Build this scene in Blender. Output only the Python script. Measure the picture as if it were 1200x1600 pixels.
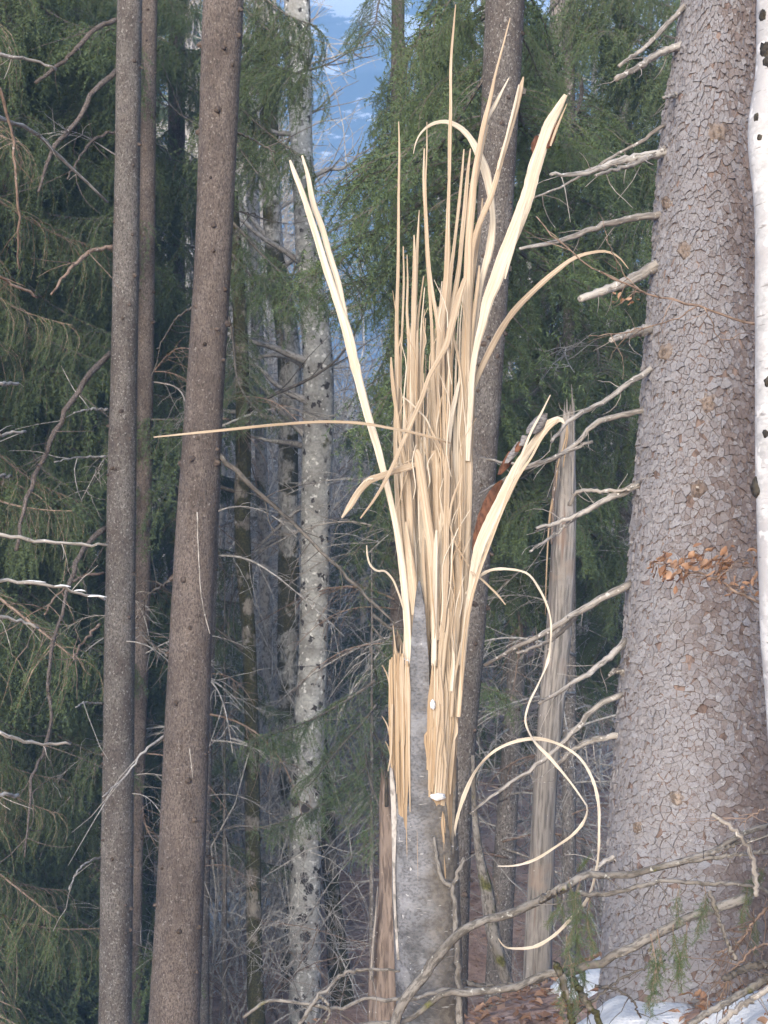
import bpy, math, random
import numpy as np
from mathutils import Vector, noise as mnoise

# ------------------------------------------------------------------ camera, world, sun, exposure
for o in list(bpy.data.objects): bpy.data.objects.remove(o)
SC = bpy.context.scene
COL = SC.collection
F_PX = 2600.0                      # focal length in pixels of the 1200 x 1600 photograph
CAM_Z = 1.7
PITCH = math.atan(100 / F_PX)
cam_data = bpy.data.cameras.new('camera'); cam = bpy.data.objects.new('camera', cam_data); COL.objects.link(cam)
cam_data.sensor_fit = 'VERTICAL'; cam_data.sensor_height = 24.0; cam_data.lens = 24.0 * F_PX / 1600
cam_data.clip_start = 0.05; cam_data.clip_end = 8000
cam.location = (0, 0, CAM_Z); cam.rotation_euler = (math.pi / 2 + PITCH, 0, 0)
SC.camera = cam
cam_data.dof.use_dof = True; cam_data.dof.focus_distance = 6.6; cam_data.dof.aperture_fstop = 6.3

SUN_AZ = math.radians(196)         # clockwise from +Y: the sun stands behind the camera, to the left
SUN_EL = math.radians(20)
world = bpy.data.worlds.new('World'); SC.world = world; world.use_nodes = True
wn = world.node_tree.nodes; wl = world.node_tree.links
bg = wn.get('Background') or wn.new('ShaderNodeBackground')
sky = wn.new('ShaderNodeTexSky'); sky.sky_type = 'NISHITA'; sky.sun_disc = False
sky.sun_elevation = SUN_EL; sky.sun_rotation = SUN_AZ; sky.air_density = 1.0; sky.dust_density = 2.0; sky.ozone_density = 1.5
wl.new(sky.outputs[0], bg.inputs[0]); bg.inputs[1].default_value = 0.15
sun_d = bpy.data.lights.new('sun', 'SUN'); sun = bpy.data.objects.new('sun', sun_d); COL.objects.link(sun)
sun_d.energy = 1.5; sun_d.angle = math.radians(40); sun_d.color = (1.0, 0.99, 0.98)
sdir = Vector((math.sin(SUN_AZ) * math.cos(SUN_EL), math.cos(SUN_AZ) * math.cos(SUN_EL), math.sin(SUN_EL)))
sun.rotation_euler = sdir.to_track_quat('Z', 'Y').to_euler()
SC.view_settings.view_transform = 'Standard'; SC.view_settings.look = 'None'
SC.view_settings.gamma = 1.0; SC.view_settings.use_curve_mapping = False
SC.view_settings.exposure = 1.2
SC.cycles.max_bounces = 6; SC.cycles.diffuse_bounces = 3; SC.cycles.glossy_bounces = 2
SC.cycles.transparent_max_bounces = 4; SC.cycles.volume_bounces = 1; SC.cycles.use_light_tree = False; SC.cycles.adaptive_threshold = 0.03
SC.cycles.use_denoising = True

# ------------------------------------------------------------------ helpers
rng = np.random.default_rng(7)
rnd = random.Random(11)
CP, SP_ = math.cos(PITCH), math.sin(PITCH)
def P(px, py, d):
    """point at depth d seen at pixel (px, py) of the photograph"""
    x = (px - 600) / F_PX * d; u = (800 - py) / F_PX * d
    return np.array((x, d * CP - u * SP_, CAM_Z + d * SP_ + u * CP))
def M_(w, d): return w / F_PX * d
def smooth(a, b, x):
    t = np.clip((np.asarray(x, float) - a) / (b - a), 0, 1); return t * t * (3 - 2 * t)
def nz(x, y, z=0.0): return mnoise.noise(Vector((x, y, z)))

def catmull(pts, n):
    p = np.asarray(pts, float); k = len(p)
    if k == 2:
        t = np.linspace(0, 1, n)[:, None]; return p[0] * (1 - t) + p[1] * t
    seg = np.linalg.norm(np.diff(p[:, :3], axis=0), axis=1); s = np.concatenate([[0], np.cumsum(seg)])
    q = np.linspace(0, s[-1], n); i = np.clip(np.searchsorted(s, q, 'right') - 1, 0, k - 2)
    t = ((q - s[i]) / np.maximum(seg[i], 1e-9))[:, None]
    p1, p2 = p[i], p[i + 1]
    tang = np.gradient(p, np.maximum(s, np.arange(k) * 1e-9), axis=0)
    h = seg[i][:, None]; m1, m2 = tang[i] * h, tang[i + 1] * h
    return (2*t**3-3*t**2+1)*p1 + (t**3-2*t**2+t)*m1 + (-2*t**3+3*t**2)*p2 + (t**3-t**2)*m2

def frames(p):
    T = np.gradient(p, axis=0); T /= np.maximum(np.linalg.norm(T, axis=1), 1e-9)[:, None]
    a = np.array((0., 1., 0.)) if abs(T[0][1]) < 0.9 else np.array((1., 0., 0.))
    U = np.zeros_like(p); u = a - T[0] * a.dot(T[0]); u /= np.linalg.norm(u); U[0] = u
    for i in range(1, len(p)):
        u = u - T[i] * u.dot(T[i]); n = np.linalg.norm(u)
        u = u / n if n > 1e-6 else U[i - 1]; U[i] = u
    return T, U, np.cross(T, U)

class MB:
    """collects vertices, faces, a length-wise coordinate and material slots of ONE mesh"""
    def __init__(s): s.v, s.f4, s.f3, s.fib, s.n, s.m4, s.m3 = [], [], [], [], 0, [], []
    def add(s, v, quads=None, tris=None, fib=None, m=0):
        v = np.asarray(v, float).reshape(-1, 3)
        if quads is not None and len(quads): q = np.asarray(quads, int) + s.n; s.f4.append(q); s.m4.append(np.full(len(q), m))
        if tris is not None and len(tris): q = np.asarray(tris, int) + s.n; s.f3.append(q); s.m3.append(np.full(len(q), m))
        s.v.append(v); s.fib.append(v if fib is None else np.asarray(fib, float)); s.n += len(v)
    def tube(s, pts, rad, sides=6, m=0, caps=True, wob=0.0, s0=0.0, squash=1.0):
        p = np.asarray(pts, float); r = np.asarray(rad, float) * np.ones(len(p)); k = len(p)
        T, U, W = frames(p)
        a = np.arange(sides) / sides * 2 * math.pi + 0.3
        rr = r[:, None] * np.ones(sides)
        if wob: rr = rr * (1 + wob * rng.normal(size=rr.shape))
        v = p[:, None] + (U[:, None] * np.cos(a)[None, :, None] + squash * W[:, None] * np.sin(a)[None, :, None]) * rr[..., None]
        L = s0 + np.concatenate([[0], np.cumsum(np.linalg.norm(np.diff(p, axis=0), axis=1))])
        fib = np.stack([np.cos(a)[None] * rr, np.sin(a)[None] * rr, L[:, None] * np.ones(sides)], -1)
        i = np.arange(k - 1)[:, None] * sides; j = np.arange(sides)[None]; j2 = (j + 1) % sides
        q = np.stack([i + j, i + j2, i + sides + j2, i + sides + j], -1).reshape(-1, 4)
        vv = v.reshape(-1, 3); ff = fib.reshape(-1, 3); t = []
        if caps:
            n = len(vv); vv = np.vstack([vv, p[0], p[-1]]); ff = np.vstack([ff, (0, 0, L[0]), (0, 0, L[-1])])
            t = [(n, (b + 1) % sides, b) for b in range(sides)] + [(n + 1, (k - 1) * sides + b, (k - 1) * sides + (b + 1) % sides) for b in range(sides)]
        s.add(vv, q, t, ff, m)
    def mesh(s, name, mats, smooth_=True):
        me = bpy.data.meshes.new(name)
        v = np.vstack(s.v) if s.v else np.zeros((0, 3))
        f4 = np.vstack(s.f4) if s.f4 else np.zeros((0, 4), int); f3 = np.vstack(s.f3) if s.f3 else np.zeros((0, 3), int)
        me.vertices.add(len(v)); me.vertices.foreach_set('co', v.astype(np.float32).ravel())
        me.loops.add(len(f4) * 4 + len(f3) * 3)
        me.loops.foreach_set('vertex_index', np.concatenate([f4.ravel(), f3.ravel()]).astype(np.int32))
        me.polygons.add(len(f4) + len(f3))
        ls = np.concatenate([np.arange(len(f4)) * 4, len(f4) * 4 + np.arange(len(f3)) * 3]).astype(np.int32)
        me.polygons.foreach_set('loop_start', ls)
        mi = np.concatenate([np.concatenate(s.m4) if s.m4 else np.zeros(0), np.concatenate(s.m3) if s.m3 else np.zeros(0)]).astype(np.int32)
        me.polygons.foreach_set('material_index', mi)
        me.update(calc_edges=True)
        me.polygons.foreach_set('use_smooth', np.full(len(me.polygons), smooth_))
        at = me.attributes.new('fib', 'FLOAT_VECTOR', 'POINT'); at.data.foreach_set('vector', np.vstack(s.fib).astype(np.float32).ravel())
        for m in (mats if isinstance(mats, (list, tuple)) else [mats]): me.materials.append(m)
        return me

def link(name, data, parent=None, loc=None):
    o = bpy.data.objects.new(name, data); COL.objects.link(o)
    if parent is not None: o.parent = parent
    if loc is not None: o.location = loc
    return o
def tag(o, label=None, cat=None, group=None, kind=None):
    if label: o['label'] = label
    if cat: o['category'] = cat
    if group: o['group'] = group
    if kind: o['kind'] = kind
    return o
def thing(name, label, cat, loc=(0, 0, 0), group=None):
    return tag(link(name, None, None, Vector(loc)), label, cat, group)
def part(name, mb, mats, parent, smooth_=True):
    """a part whose vertices were made in world space: moved into the frame of its (unrotated) thing"""
    base = np.array(parent.location if parent else (0, 0, 0))
    if parent is not None and parent.parent is not None: base = base + np.array(parent.parent.location)
    mb.v = [a - base for a in mb.v]
    return link(name, mb.mesh(name, mats, smooth_), parent)

# ------------------------------------------------------------------ materials
def new_mat(name):
    m = bpy.data.materials.new(name); m.use_nodes = True
    nt = m.node_tree; b = nt.nodes['Principled BSDF']
    b.inputs['Specular IOR Level'].default_value = 0.25
    return m, nt, b
class NB:
    def __init__(s, nt): s.nt = nt
    def n(s, t, **kw):
        x = s.nt.nodes.new(t)
        for k, v in kw.items(): setattr(x, k, v)
        return x
    def l(s, a, b): s.nt.links.new(a, b)
    def val(s, sock, v):
        if hasattr(v, 'is_output') or hasattr(v, 'links'): s.l(v, sock)
        else: sock.default_value = v
    def math(s, op, a, b=0.0, clamp=False):
        x = s.n('ShaderNodeMath', operation=op, use_clamp=clamp); s.val(x.inputs[0], a); s.val(x.inputs[1], b); return x.outputs[0]
    def vmul(s, v, sc):
        x = s.n('ShaderNodeVectorMath', operation='MULTIPLY'); s.l(v, x.inputs[0]); x.inputs[1].default_value = sc; return x.outputs[0]
    def mix(s, f, a, b):
        x = s.n('ShaderNodeMix', data_type='RGBA'); s.val(x.inputs[0], f)
        for sock, c in ((x.inputs[6], a), (x.inputs[7], b)):
            if isinstance(c, tuple): sock.default_value = (*c, 1)
            else: s.l(c, sock)
        return x.outputs[2]
    def noise(s, v, scale, detail=4.0, rough=0.55):
        x = s.n('ShaderNodeTexNoise'); s.l(v, x.inputs['Vector']); x.inputs['Scale'].default_value = scale
        x.inputs['Detail'].default_value = detail; x.inputs['Roughness'].default_value = rough; return x.outputs[0]
    def voro(s, v, scale, feature='F1', rnd_=1.0):
        x = s.n('ShaderNodeTexVoronoi', feature=feature); s.l(v, x.inputs['Vector']); x.inputs['Scale'].default_value = scale
        x.inputs['Randomness'].default_value = rnd_; return x.outputs['Distance']
    def step(s, v, a, b):
        x = s.n('ShaderNodeMapRange', interpolation_type='SMOOTHSTEP'); s.l(v, x.inputs[0])
        x.inputs[1].default_value = a; x.inputs[2].default_value = b; return x.outputs[0]
    def coords(s):
        a = s.n('ShaderNodeAttribute', attribute_name='fib'); oi = s.n('ShaderNodeObjectInfo')
        ad = s.n('ShaderNodeVectorMath', operation='ADD'); s.l(a.outputs['Vector'], ad.inputs[0])
        mu = s.n('ShaderNodeVectorMath', operation='SCALE'); mu.inputs[0].default_value = (37, 53, 71); s.l(oi.outputs['Random'], mu.inputs['Scale'])
        s.l(mu.outputs[0], ad.inputs[1]); return ad.outputs[0], oi.outputs['Random']
    def bump(s, h, bsdf, dist, strength=1.0, prev=None):
        x = s.n('ShaderNodeBump'); x.inputs['Distance'].default_value = dist; x.inputs['Strength'].default_value = strength
        s.l(h, x.inputs['Height'])
        if prev is not None: s.l(prev, x.inputs['Normal'])
        s.l(x.outputs[0], bsdf.inputs['Normal']); return x.outputs[0]

def bark(name, c1, c2, fleck=(0.45, 0.44, 0.43), fleck_t=0.66, fine=60, stretch=(1, 1, .45), patch=3.0, scale_b=0.006,
         moss=None, spots=None, lent=None, vor=0.0, rough=0.9, patches=None, streak=None, flank=None, grit=.75):
    m, nt, b = new_mat(name); q = NB(nt); v, r = q.coords(); vs = q.vmul(v, stretch)
    c = q.mix(q.step(q.noise(vs, patch * 3, 5), .35, .65), c1, c2); c = q.mix(q.math('MULTIPLY', q.step(q.noise(v, 1.6, 6, .65), .45, .62), .4), c, tuple(x * 1.45 for x in c2))
    fn = q.noise(vs, fine, 3, .6)
    c = q.mix(q.math('MULTIPLY', q.step(fn, .56, .36), grit), c, tuple(x * .42 for x in c1))
    if vor:
        vd = q.voro(vs, vor, 'DISTANCE_TO_EDGE')
        c = q.mix(q.math('MULTIPLY', q.step(vd, .10, .0), .45), c, tuple(x * .5 for x in c1))
    if patches:
        c = q.mix(q.math('MULTIPLY', q.step(q.noise(v, patches[1], 4), patches[2], patches[2] + .1), patches[3]), c, patches[0])
    if flank:  # right side browner bark, with some of its shade put into the colour
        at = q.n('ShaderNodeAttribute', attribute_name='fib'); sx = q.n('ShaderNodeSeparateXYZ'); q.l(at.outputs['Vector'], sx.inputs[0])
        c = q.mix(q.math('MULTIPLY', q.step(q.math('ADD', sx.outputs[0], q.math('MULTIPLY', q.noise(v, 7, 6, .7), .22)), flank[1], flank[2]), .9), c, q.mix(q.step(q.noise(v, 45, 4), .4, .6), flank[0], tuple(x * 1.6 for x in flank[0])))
    if streak:
        c = q.mix(q.step(q.noise(q.vmul(v, (1, 1, .04)), streak[1], 3), streak[2], streak[2] + .12), c, streak[0])
    if lent:
        lv = q.vmul(v, (1, 1, 7)); ln = q.noise(lv, lent[1], 2)
        c = q.mix(q.math('MULTIPLY', q.step(ln, lent[2], lent[2] + .06), .8), c, lent[0])
    c = q.mix(q.math('MULTIPLY', q.step(q.noise(v, fine * .55, 2), fleck_t, fleck_t + .06), .8), c, fleck)
    if spots:
        wv = q.n('ShaderNodeVectorMath', operation='ADD'); q.l(v, wv.inputs[0])
        tn = q.n('ShaderNodeTexNoise'); q.l(v, tn.inputs['Vector']); tn.inputs['Scale'].default_value = 25
        q.l(q.vmul(tn.outputs[1], (.075, .075, .09)), wv.inputs[1])
        sd = q.voro(q.vmul(wv.outputs[0], (1, 1, .7)), spots[1]); msk = q.step(q.noise(v, 2.2, 2), .32, .47)
        c = q.mix(q.math('MULTIPLY', q.step(sd, spots[2], spots[2] - .09), msk), c, spots[0])
    if spots and len(spots) > 3:
        at2 = q.n('ShaderNodeAttribute', attribute_name='fib'); sz = q.n('ShaderNodeSeparateXYZ'); q.l(at2.outputs['Vector'], sz.inputs[0])
        sd = q.voro(q.vmul(wv.outputs[0], (1, 1, .8)), spots[3]); low = q.math('MULTIPLY', q.step(sz.outputs[2], 1.6, .2), q.step(q.noise(v, 3.1, 2), .36, .5))
        c = q.mix(q.math('MULTIPLY', q.step(sd, .36, .27), low), c, spots[0])
    if moss:
        mk = q.math('MULTIPLY', q.step(q.noise(v, moss[1], 5, .6), moss[2], moss[2] + .08), .95)
        mc = q.mix(q.step(q.noise(v, 70, 2), .4, .65), moss[0], tuple(x * 2.3 for x in moss[0]))
        c = q.mix(mk, c, mc)
    q.l(c, b.inputs['Base Color']); b.inputs['Roughness'].default_value = rough
    h = q.math('ADD', q.math('MULTIPLY', fn, .6), q.math('MULTIPLY', q.noise(vs, fine * .3, 4), 1.0))
    if vor: h = q.math('ADD', h, q.math('MULTIPLY', q.step(vd, 0, .14), .5))
    q.bump(h, b, scale_b)
    return m

M = {}
M['spruce'] = bark('spruce_bark', (.118, .095, .084), (.182, .151, .135), fine=120, vor=140, fleck_t=.63, fleck=(.27, .245, .23), scale_b=.006)
M['spruce_grey'] = bark('spruce_bark_grey', (.115, .097, .088), (.185, .17, .16), fine=120, vor=140, fleck_t=.61, fleck=(.32, .31, .30), scale_b=.006)
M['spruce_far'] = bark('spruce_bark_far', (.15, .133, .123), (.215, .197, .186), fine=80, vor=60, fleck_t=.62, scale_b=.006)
M['groove'] = bark('spruce_groove', (.13, .095, .085), (.20, .15, .132), fine=60, fleck_t=.8, scale_b=.006)
M['beech'] = bark('beech_bark', (.235, .235, .23), (.38, .39, .39), fine=40, fleck=(.72, .73, .73), fleck_t=.60, stretch=(1, 1, 1.2), patch=2.2, scale_b=.003,
                  grit=.4, spots=((.045, .04, .04), 12, .29, 7.5), moss=((.05, .05, .018), 3.2, .66))
M['beech_pale'] = bark('beech_bark_pale', (.30, .28, .265), (.42, .40, .385), fine=40, fleck=(.62, .61, .60), fleck_t=.66, stretch=(1, 1, .6), patch=2.5, scale_b=.003)
M['moss'] = bark('mossy_bark', (.15, .13, .11), (.24, .22, .19), fine=45, fleck=(.5, .5, .48), fleck_t=.66, scale_b=.008, moss=((.026, .025, .008), 5.5, .40))
M['mossy_part'] = bark('partly_mossy_bark', (.28, .275, .26), (.44, .435, .42), fine=45, fleck=(.6, .6, .58), fleck_t=.62, scale_b=.006, moss=((.028, .026, .009), 3.2, .455))
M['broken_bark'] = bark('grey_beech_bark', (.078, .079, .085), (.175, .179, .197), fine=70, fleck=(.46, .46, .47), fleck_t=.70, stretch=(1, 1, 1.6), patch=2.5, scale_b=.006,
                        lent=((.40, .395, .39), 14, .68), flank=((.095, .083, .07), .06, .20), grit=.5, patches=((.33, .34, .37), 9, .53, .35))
M['strip_bark'] = bark('dark_beech_bark', (.17, .16, .165), (.235, .228, .235), fine=60, fleck=(.42, .42, .43), fleck_t=.68, stretch=(1, 1, 2.2), scale_b=.0018,
                       lent=((.36, .35, .35), 18, .64))
M['inner_bark'] = bark('inner_bark', (.085, .038, .022), (.145, .066, .040), fine=70, fleck_t=.9, scale_b=.002)
M['birch'] = bark('birch_bark', (.42, .425, .44), (.54, .545, .56), fine=30, fleck=(.72, .72, .73), fleck_t=.6, stretch=(1, 1, 2), scale_b=.002,
                  lent=((.22, .21, .21), 9, .64), grit=.3, patches=((.40, .395, .41), 5, .48, .8))
M['knot'] = bark('knot_bark', (.03, .026, .024), (.06, .052, .04), fine=60, fleck=(.2, .2, .12), fleck_t=.7, scale_b=.006)
M['knotwood'] = bark('knot_wood', (.15, .115, .098), (.24, .20, .175), fine=70, fleck=(.36, .33, .30), fleck_t=.66, scale_b=.008)
M['scar'] = bark('scar_bark', (.06, .045, .038), (.11, .085, .07), fine=80, fleck_t=.85, scale_b=.006)
M['dead'] = bark('dead_branch', (.20, .175, .155), (.36, .335, .31), fine=80, stretch=(1, 1, .12), fleck=(.55, .53, .50), fleck_t=.62, patch=4, scale_b=.003)
M['dead_pale'] = bark('dead_branch_pale', (.27, .245, .22), (.42, .395, .365), fine=80, stretch=(1, 1, .12), fleck=(.65, .63, .6), fleck_t=.64, patch=4, scale_b=.003)
M['twig'] = bark('twig', (.27, .255, .245), (.41, .395, .38), fine=60, fleck=(.55, .55, .54), fleck_t=.66, scale_b=.001)
M['twig_dark'] = bark('twig_dark', (.085, .075, .066), (.14, .125, .11), fine=60, fleck=(.3, .3, .28), fleck_t=.7, scale_b=.001)
M['twig_brown'] = bark('twig_brown', (.18, .125, .095), (.28, .21, .17), fine=60, fleck=(.45, .42, .4), fleck_t=.7, scale_b=.001)
M['snag'] = bark('weathered_snag', (.205, .185, .168), (.30, .275, .255), fine=70, stretch=(1, 1, .07), patch=5, fleck_t=.72, scale_b=.005,
                 streak=((.19, .14, .115), 22, .58), patches=((.30, .225, .175), 3.0, .58, .6))
M['rotten'] = bark('rotten_snag', (.13, .10, .085), (.24, .19, .16), fine=60, stretch=(1, 1, .12), patch=4, fleck=(.5, .47, .44), fleck_t=.68, scale_b=.008,
                   streak=((.07, .05, .04), 18, .60))
M['lichen'] = bark('lichen_branch', (.13, .115, .10), (.22, .205, .19), fine=70, fleck=(.40, .40, .37), fleck_t=.66, scale_b=.003, moss=((.05, .05, .015), 5, .62))

def wood_mat(name, c1, c2, c3):
    m, nt, b = new_mat(name); q = NB(nt); v, r = q.coords()
    f = q.noise(q.vmul(v, (1, 1, .015)), 190, 4, .7); g = q.noise(q.vmul(v, (1, 1, .03)), 110, 4)
    c = q.mix(q.step(g, .3, .7), c1, c2); c = q.mix(q.math('MULTIPLY', q.step(f, .60, .42), .75), c, c3)
    c = q.mix(q.math('MULTIPLY', r, .4), c, tuple(x * .66 for x in c1))
    c = q.mix(q.math('MULTIPLY', q.step(q.noise(v, 5, 3), .60, .75), .35), c, (.50, .40, .30))
    q.l(c, b.inputs['Base Color']); b.inputs['Roughness'].default_value = .6; b.inputs['Specular IOR Level'].default_value = .35
    q.bump(f, b, .0022); return m
M['wood'] = wood_mat('split_wood', (.46, .365, .265), (.545, .46, .36), (.29, .21, .138))
M['wood_white'] = wood_mat('split_wood_pale', (.60, .535, .445), (.66, .605, .52), (.42, .345, .26))
M['wood_orange'] = wood_mat('split_wood_orange', (.42, .305, .195), (.48, .375, .255), (.24, .155, .085))

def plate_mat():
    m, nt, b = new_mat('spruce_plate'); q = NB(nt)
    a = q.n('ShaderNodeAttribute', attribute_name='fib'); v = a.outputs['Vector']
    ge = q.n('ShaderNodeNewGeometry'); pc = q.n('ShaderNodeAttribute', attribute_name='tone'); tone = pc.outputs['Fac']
    c = q.mix(tone, (.41, .425, .48), (.16, .113, .102)); c = q.mix(q.math('MULTIPLY', ge.outputs['Random Per Island'], .35), c, (.20, .175, .17))  # tone: pale left to dark right, bark colour with side light mixed in
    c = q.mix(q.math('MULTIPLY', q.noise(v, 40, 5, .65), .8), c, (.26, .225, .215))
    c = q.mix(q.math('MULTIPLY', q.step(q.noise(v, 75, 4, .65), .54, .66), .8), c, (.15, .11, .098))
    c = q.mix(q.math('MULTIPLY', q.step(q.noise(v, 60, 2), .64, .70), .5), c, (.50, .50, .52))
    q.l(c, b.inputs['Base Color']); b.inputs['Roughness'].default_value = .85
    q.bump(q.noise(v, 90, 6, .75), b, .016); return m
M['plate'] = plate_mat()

def needle_mat(name, c1, c2, c3):
    m, nt, b = new_mat(name); q = NB(nt); oi = q.n('ShaderNodeObjectInfo'); ge = q.n('ShaderNodeNewGeometry')
    c = q.mix(ge.outputs['Random Per Island'], c1, c2); c = q.mix(q.math('MULTIPLY', oi.outputs['Random'], .55), c, c3)
    q.l(c, b.inputs['Base Color']); b.inputs['Roughness'].default_value = .6; return m
M['needle'] = needle_mat('spruce_needles', (.070, .110, .042), (.122, .170, .066), (.072, .104, .060))
M['needle_dark'] = needle_mat('spruce_needles_dark', (.070, .106, .046), (.116, .160, .068), (.082, .108, .058))
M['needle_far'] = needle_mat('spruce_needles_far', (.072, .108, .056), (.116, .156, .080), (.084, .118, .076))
def simple(name, c1, c2, scale, rough=.8, bump_=0.0, thr=(.4, .6)):
    m, nt, b = new_mat(name); q = NB(nt); g = q.n('ShaderNodeNewGeometry'); oi = q.n('ShaderNodeObjectInfo')
    n = q.noise(g.outputs['Position'], scale, 5); c = q.mix(q.step(n, *thr), c1, c2)
    q.l(c, b.inputs['Base Color']); b.inputs['Roughness'].default_value = rough
    if bump_: q.bump(q.noise(g.outputs['Position'], scale * 4, 5), b, bump_)
    return m
def leaf_mat():
    m, nt, b = new_mat('dry_beech_leaf'); q = NB(nt); ge = q.n('ShaderNodeNewGeometry'); oi = q.n('ShaderNodeObjectInfo')
    r = q.math('FRACT', q.math('ADD', ge.outputs['Random Per Island'], oi.outputs['Random']))
    c = q.mix(r, (.20, .105, .06), (.38, .24, .16)); q.l(c, b.inputs['Base Color']); b.inputs['Roughness'].default_value = .55; return m
M['leaf'] = leaf_mat()
M['snow'] = simple('snow', (.66, .68, .72), (.80, .81, .83), 14, .7, .01)
M['soil'] = simple('forest_soil', (.34, .225, .18), (.48, .335, .275), 4, .95, .05)

# ------------------------------------------------------------------ ground, far slope, air
def ground_z(x, y):
    x = np.asarray(x, float); y = np.asarray(y, float)
    near = np.clip(-0.6 + 0.5 * x, -1.25, 1.2)
    far = -2.05 + 0.25 * np.clip(y - 15, 0, 22) - 0.02 * np.clip(y - 60, 0, 200) + 0.10 * np.clip(x, -6, 8)
    s = smooth(7.6, 12.5, y)
    return near * (1 - s) + far * s + 0.05 * np.sin(x * 2.3 + y * 1.1) + 0.04 * np.sin(x * 5.1 - y * 3.3)
def build_ground():
    xs = np.concatenate([-np.geomspace(14, 690, 24)[::-1], np.linspace(-13.5, 13.5, 140), np.geomspace(14, 690, 24)])
    ys = np.concatenate([[-55, -20, -6], np.linspace(-2, 30, 200), np.geomspace(31, 810, 34)])
    X, Y = np.meshgrid(xs, ys); Z = ground_z(X, Y)
    jit = np.array([nz(x * 3, y * 3) for x, y in zip(X.ravel(), Y.ravel())]).reshape(X.shape) * .07
    Z = Z + jit; nx = len(xs); ny = len(ys)
    i = np.arange(ny - 1)[:, None] * nx + np.arange(nx - 1)[None]
    q = np.stack([i, i + 1, i + nx + 1, i + nx], -1).reshape(-1, 4)
    mb = MB(); mb.add(np.stack([X, Y, Z], -1), q)
    tag(link('ground', mb.mesh('ground', M['soil'])), 'reddish brown forest floor under the trees', 'ground', kind='structure')
build_ground()

def build_mountain():
    m, nt, b = new_mat('far_mountain_forest'); q = NB(nt); g = q.n('ShaderNodeNewGeometry'); pos = g.outputs['Position']
    sx = q.n('ShaderNodeSeparateXYZ'); q.l(pos, sx.inputs[0])
    base = q.mix(q.step(q.noise(pos, .075, 6), .4, .6), (.04, .055, .07), (.10, .125, .155))
    sn = q.math('ADD', q.noise(pos, .035, 8, .7), q.math('MULTIPLY', sx.outputs[2], .0016))
    q.l(q.mix(q.step(sn, .77, .82), base, (.85, .87, .9)), b.inputs['Base Color']); b.inputs['Roughness'].default_value = .9
    xs = np.linspace(-620, 620, 121); ys = np.linspace(240, 760, 50); X, Y = np.meshgrid(xs, ys)
    Z = np.zeros_like(X)
    for a in range(X.shape[0]):
        for c in range(X.shape[1]):
            x, y = X[a, c], Y[a, c]
            rise = float(smooth(240, 740, y))
            Z[a, c] = -4 + rise * (285 + 25 * nz(x / 170, 3.1) + 18 * nz(x / 65, y / 120, 7)) + 6 * nz(x / 24, y / 24) * rise
    nx = len(xs); i = np.arange(len(ys) - 1)[:, None] * nx + np.arange(nx - 1)[None]
    qd = np.stack([i, i + 1, i + nx + 1, i + nx], -1).reshape(-1, 4)
    mb = MB(); mb.add(np.stack([X, Y, Z], -1), qd)
    tag(link('mountain', mb.mesh('mountain', m)), 'distant blue forested mountain slope with snow high up', 'mountain', kind='structure')
build_mountain()

def build_haze():
    m = bpy.data.materials.new('haze'); m.use_nodes = True; nt = m.node_tree
    for n in list(nt.nodes):
        if n.type == 'BSDF_PRINCIPLED': nt.nodes.remove(n)
    pv = nt.nodes.new('ShaderNodeVolumePrincipled'); out = [n for n in nt.nodes if n.type == 'OUTPUT_MATERIAL'][0]
    pv.inputs['Color'].default_value = (.29, .55, 1.0, 1); pv.inputs['Density'].default_value = .0019; pv.inputs['Anisotropy'].default_value = -0.35
    nt.links.new(pv.outputs[0], out.inputs['Volume'])
    x, y0, y1, z0, z1 = 700, -60, 820, -12, 340
    v = [(-x, y0, z0), (x, y0, z0), (x, y1, z0), (-x, y1, z0), (-x, y0, z1), (x, y0, z1), (x, y1, z1), (-x, y1, z1)]
    mb = MB(); mb.add(v, [(0, 3, 2, 1), (4, 5, 6, 7), (0, 1, 5, 4), (1, 2, 6, 5), (2, 3, 7, 6), (3, 0, 4, 7)])
    tag(link('haze', mb.mesh('haze', m, False)), 'thin blue air between the wood and the mountain', 'haze', kind='stuff')
build_haze()

# ------------------------------------------------------------------ trunk maker
def trunk_mb(rows, d, sides=28, n=90, lump=.03, flare=0.0, fine=.012, lean=0.0, seed=0.0):
    """rows: (py, left px, right px) of the trunk in the photograph, standing at depth d"""
    pts = []
    for k, (py, a, b) in enumerate(rows):
        dd = d + lean * k / max(1, len(rows) - 1)
        pts.append(np.append(P((a + b) / 2, py, dd), M_((b - a) / 2, dd)))
    c = catmull(np.array(pts), n); mb = MB()
    ang = np.arange(sides) / sides * 2 * math.pi
    v = np.zeros((n, sides, 3)); fib = np.zeros((n, sides, 3))
    for i in range(n):
        r = c[i, 3]
        for j in range(sides):
            ca, sa = math.cos(ang[j]), math.sin(ang[j]); z = c[i, 2]
            k = 1 + lump * nz(ca * 1.3 + seed, sa * 1.3, z * 1.2) + fine * nz(ca * 6 + seed, sa * 6, z * 7)
            v[i, j] = (c[i, 0] + ca * r * k, c[i, 1] + sa * r * k, z); fib[i, j] = (ca * r, sa * r, z)
    i = np.arange(n - 1)[:, None] * sides; j = np.arange(sides)[None]; j2 = (j + 1) % sides
    q = np.stack([i + j, i + j2, i + sides + j2, i + sides + j], -1).reshape(-1, 4)
    if c[0, 2] > c[-1, 2]: q = q[:, ::-1]
    mb.add(v.reshape(-1, 3), q, None, fib.reshape(-1, 3))
    mb.axis = c
    return mb
def axis_at(c, z):
    o = np.argsort(c[:, 2]); return np.array([np.interp(z, c[o, 2], c[o, k]) for k in range(4)])
def trunk_of(t): return [k for k in t.children if k.name.startswith('trunk')][0]
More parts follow.
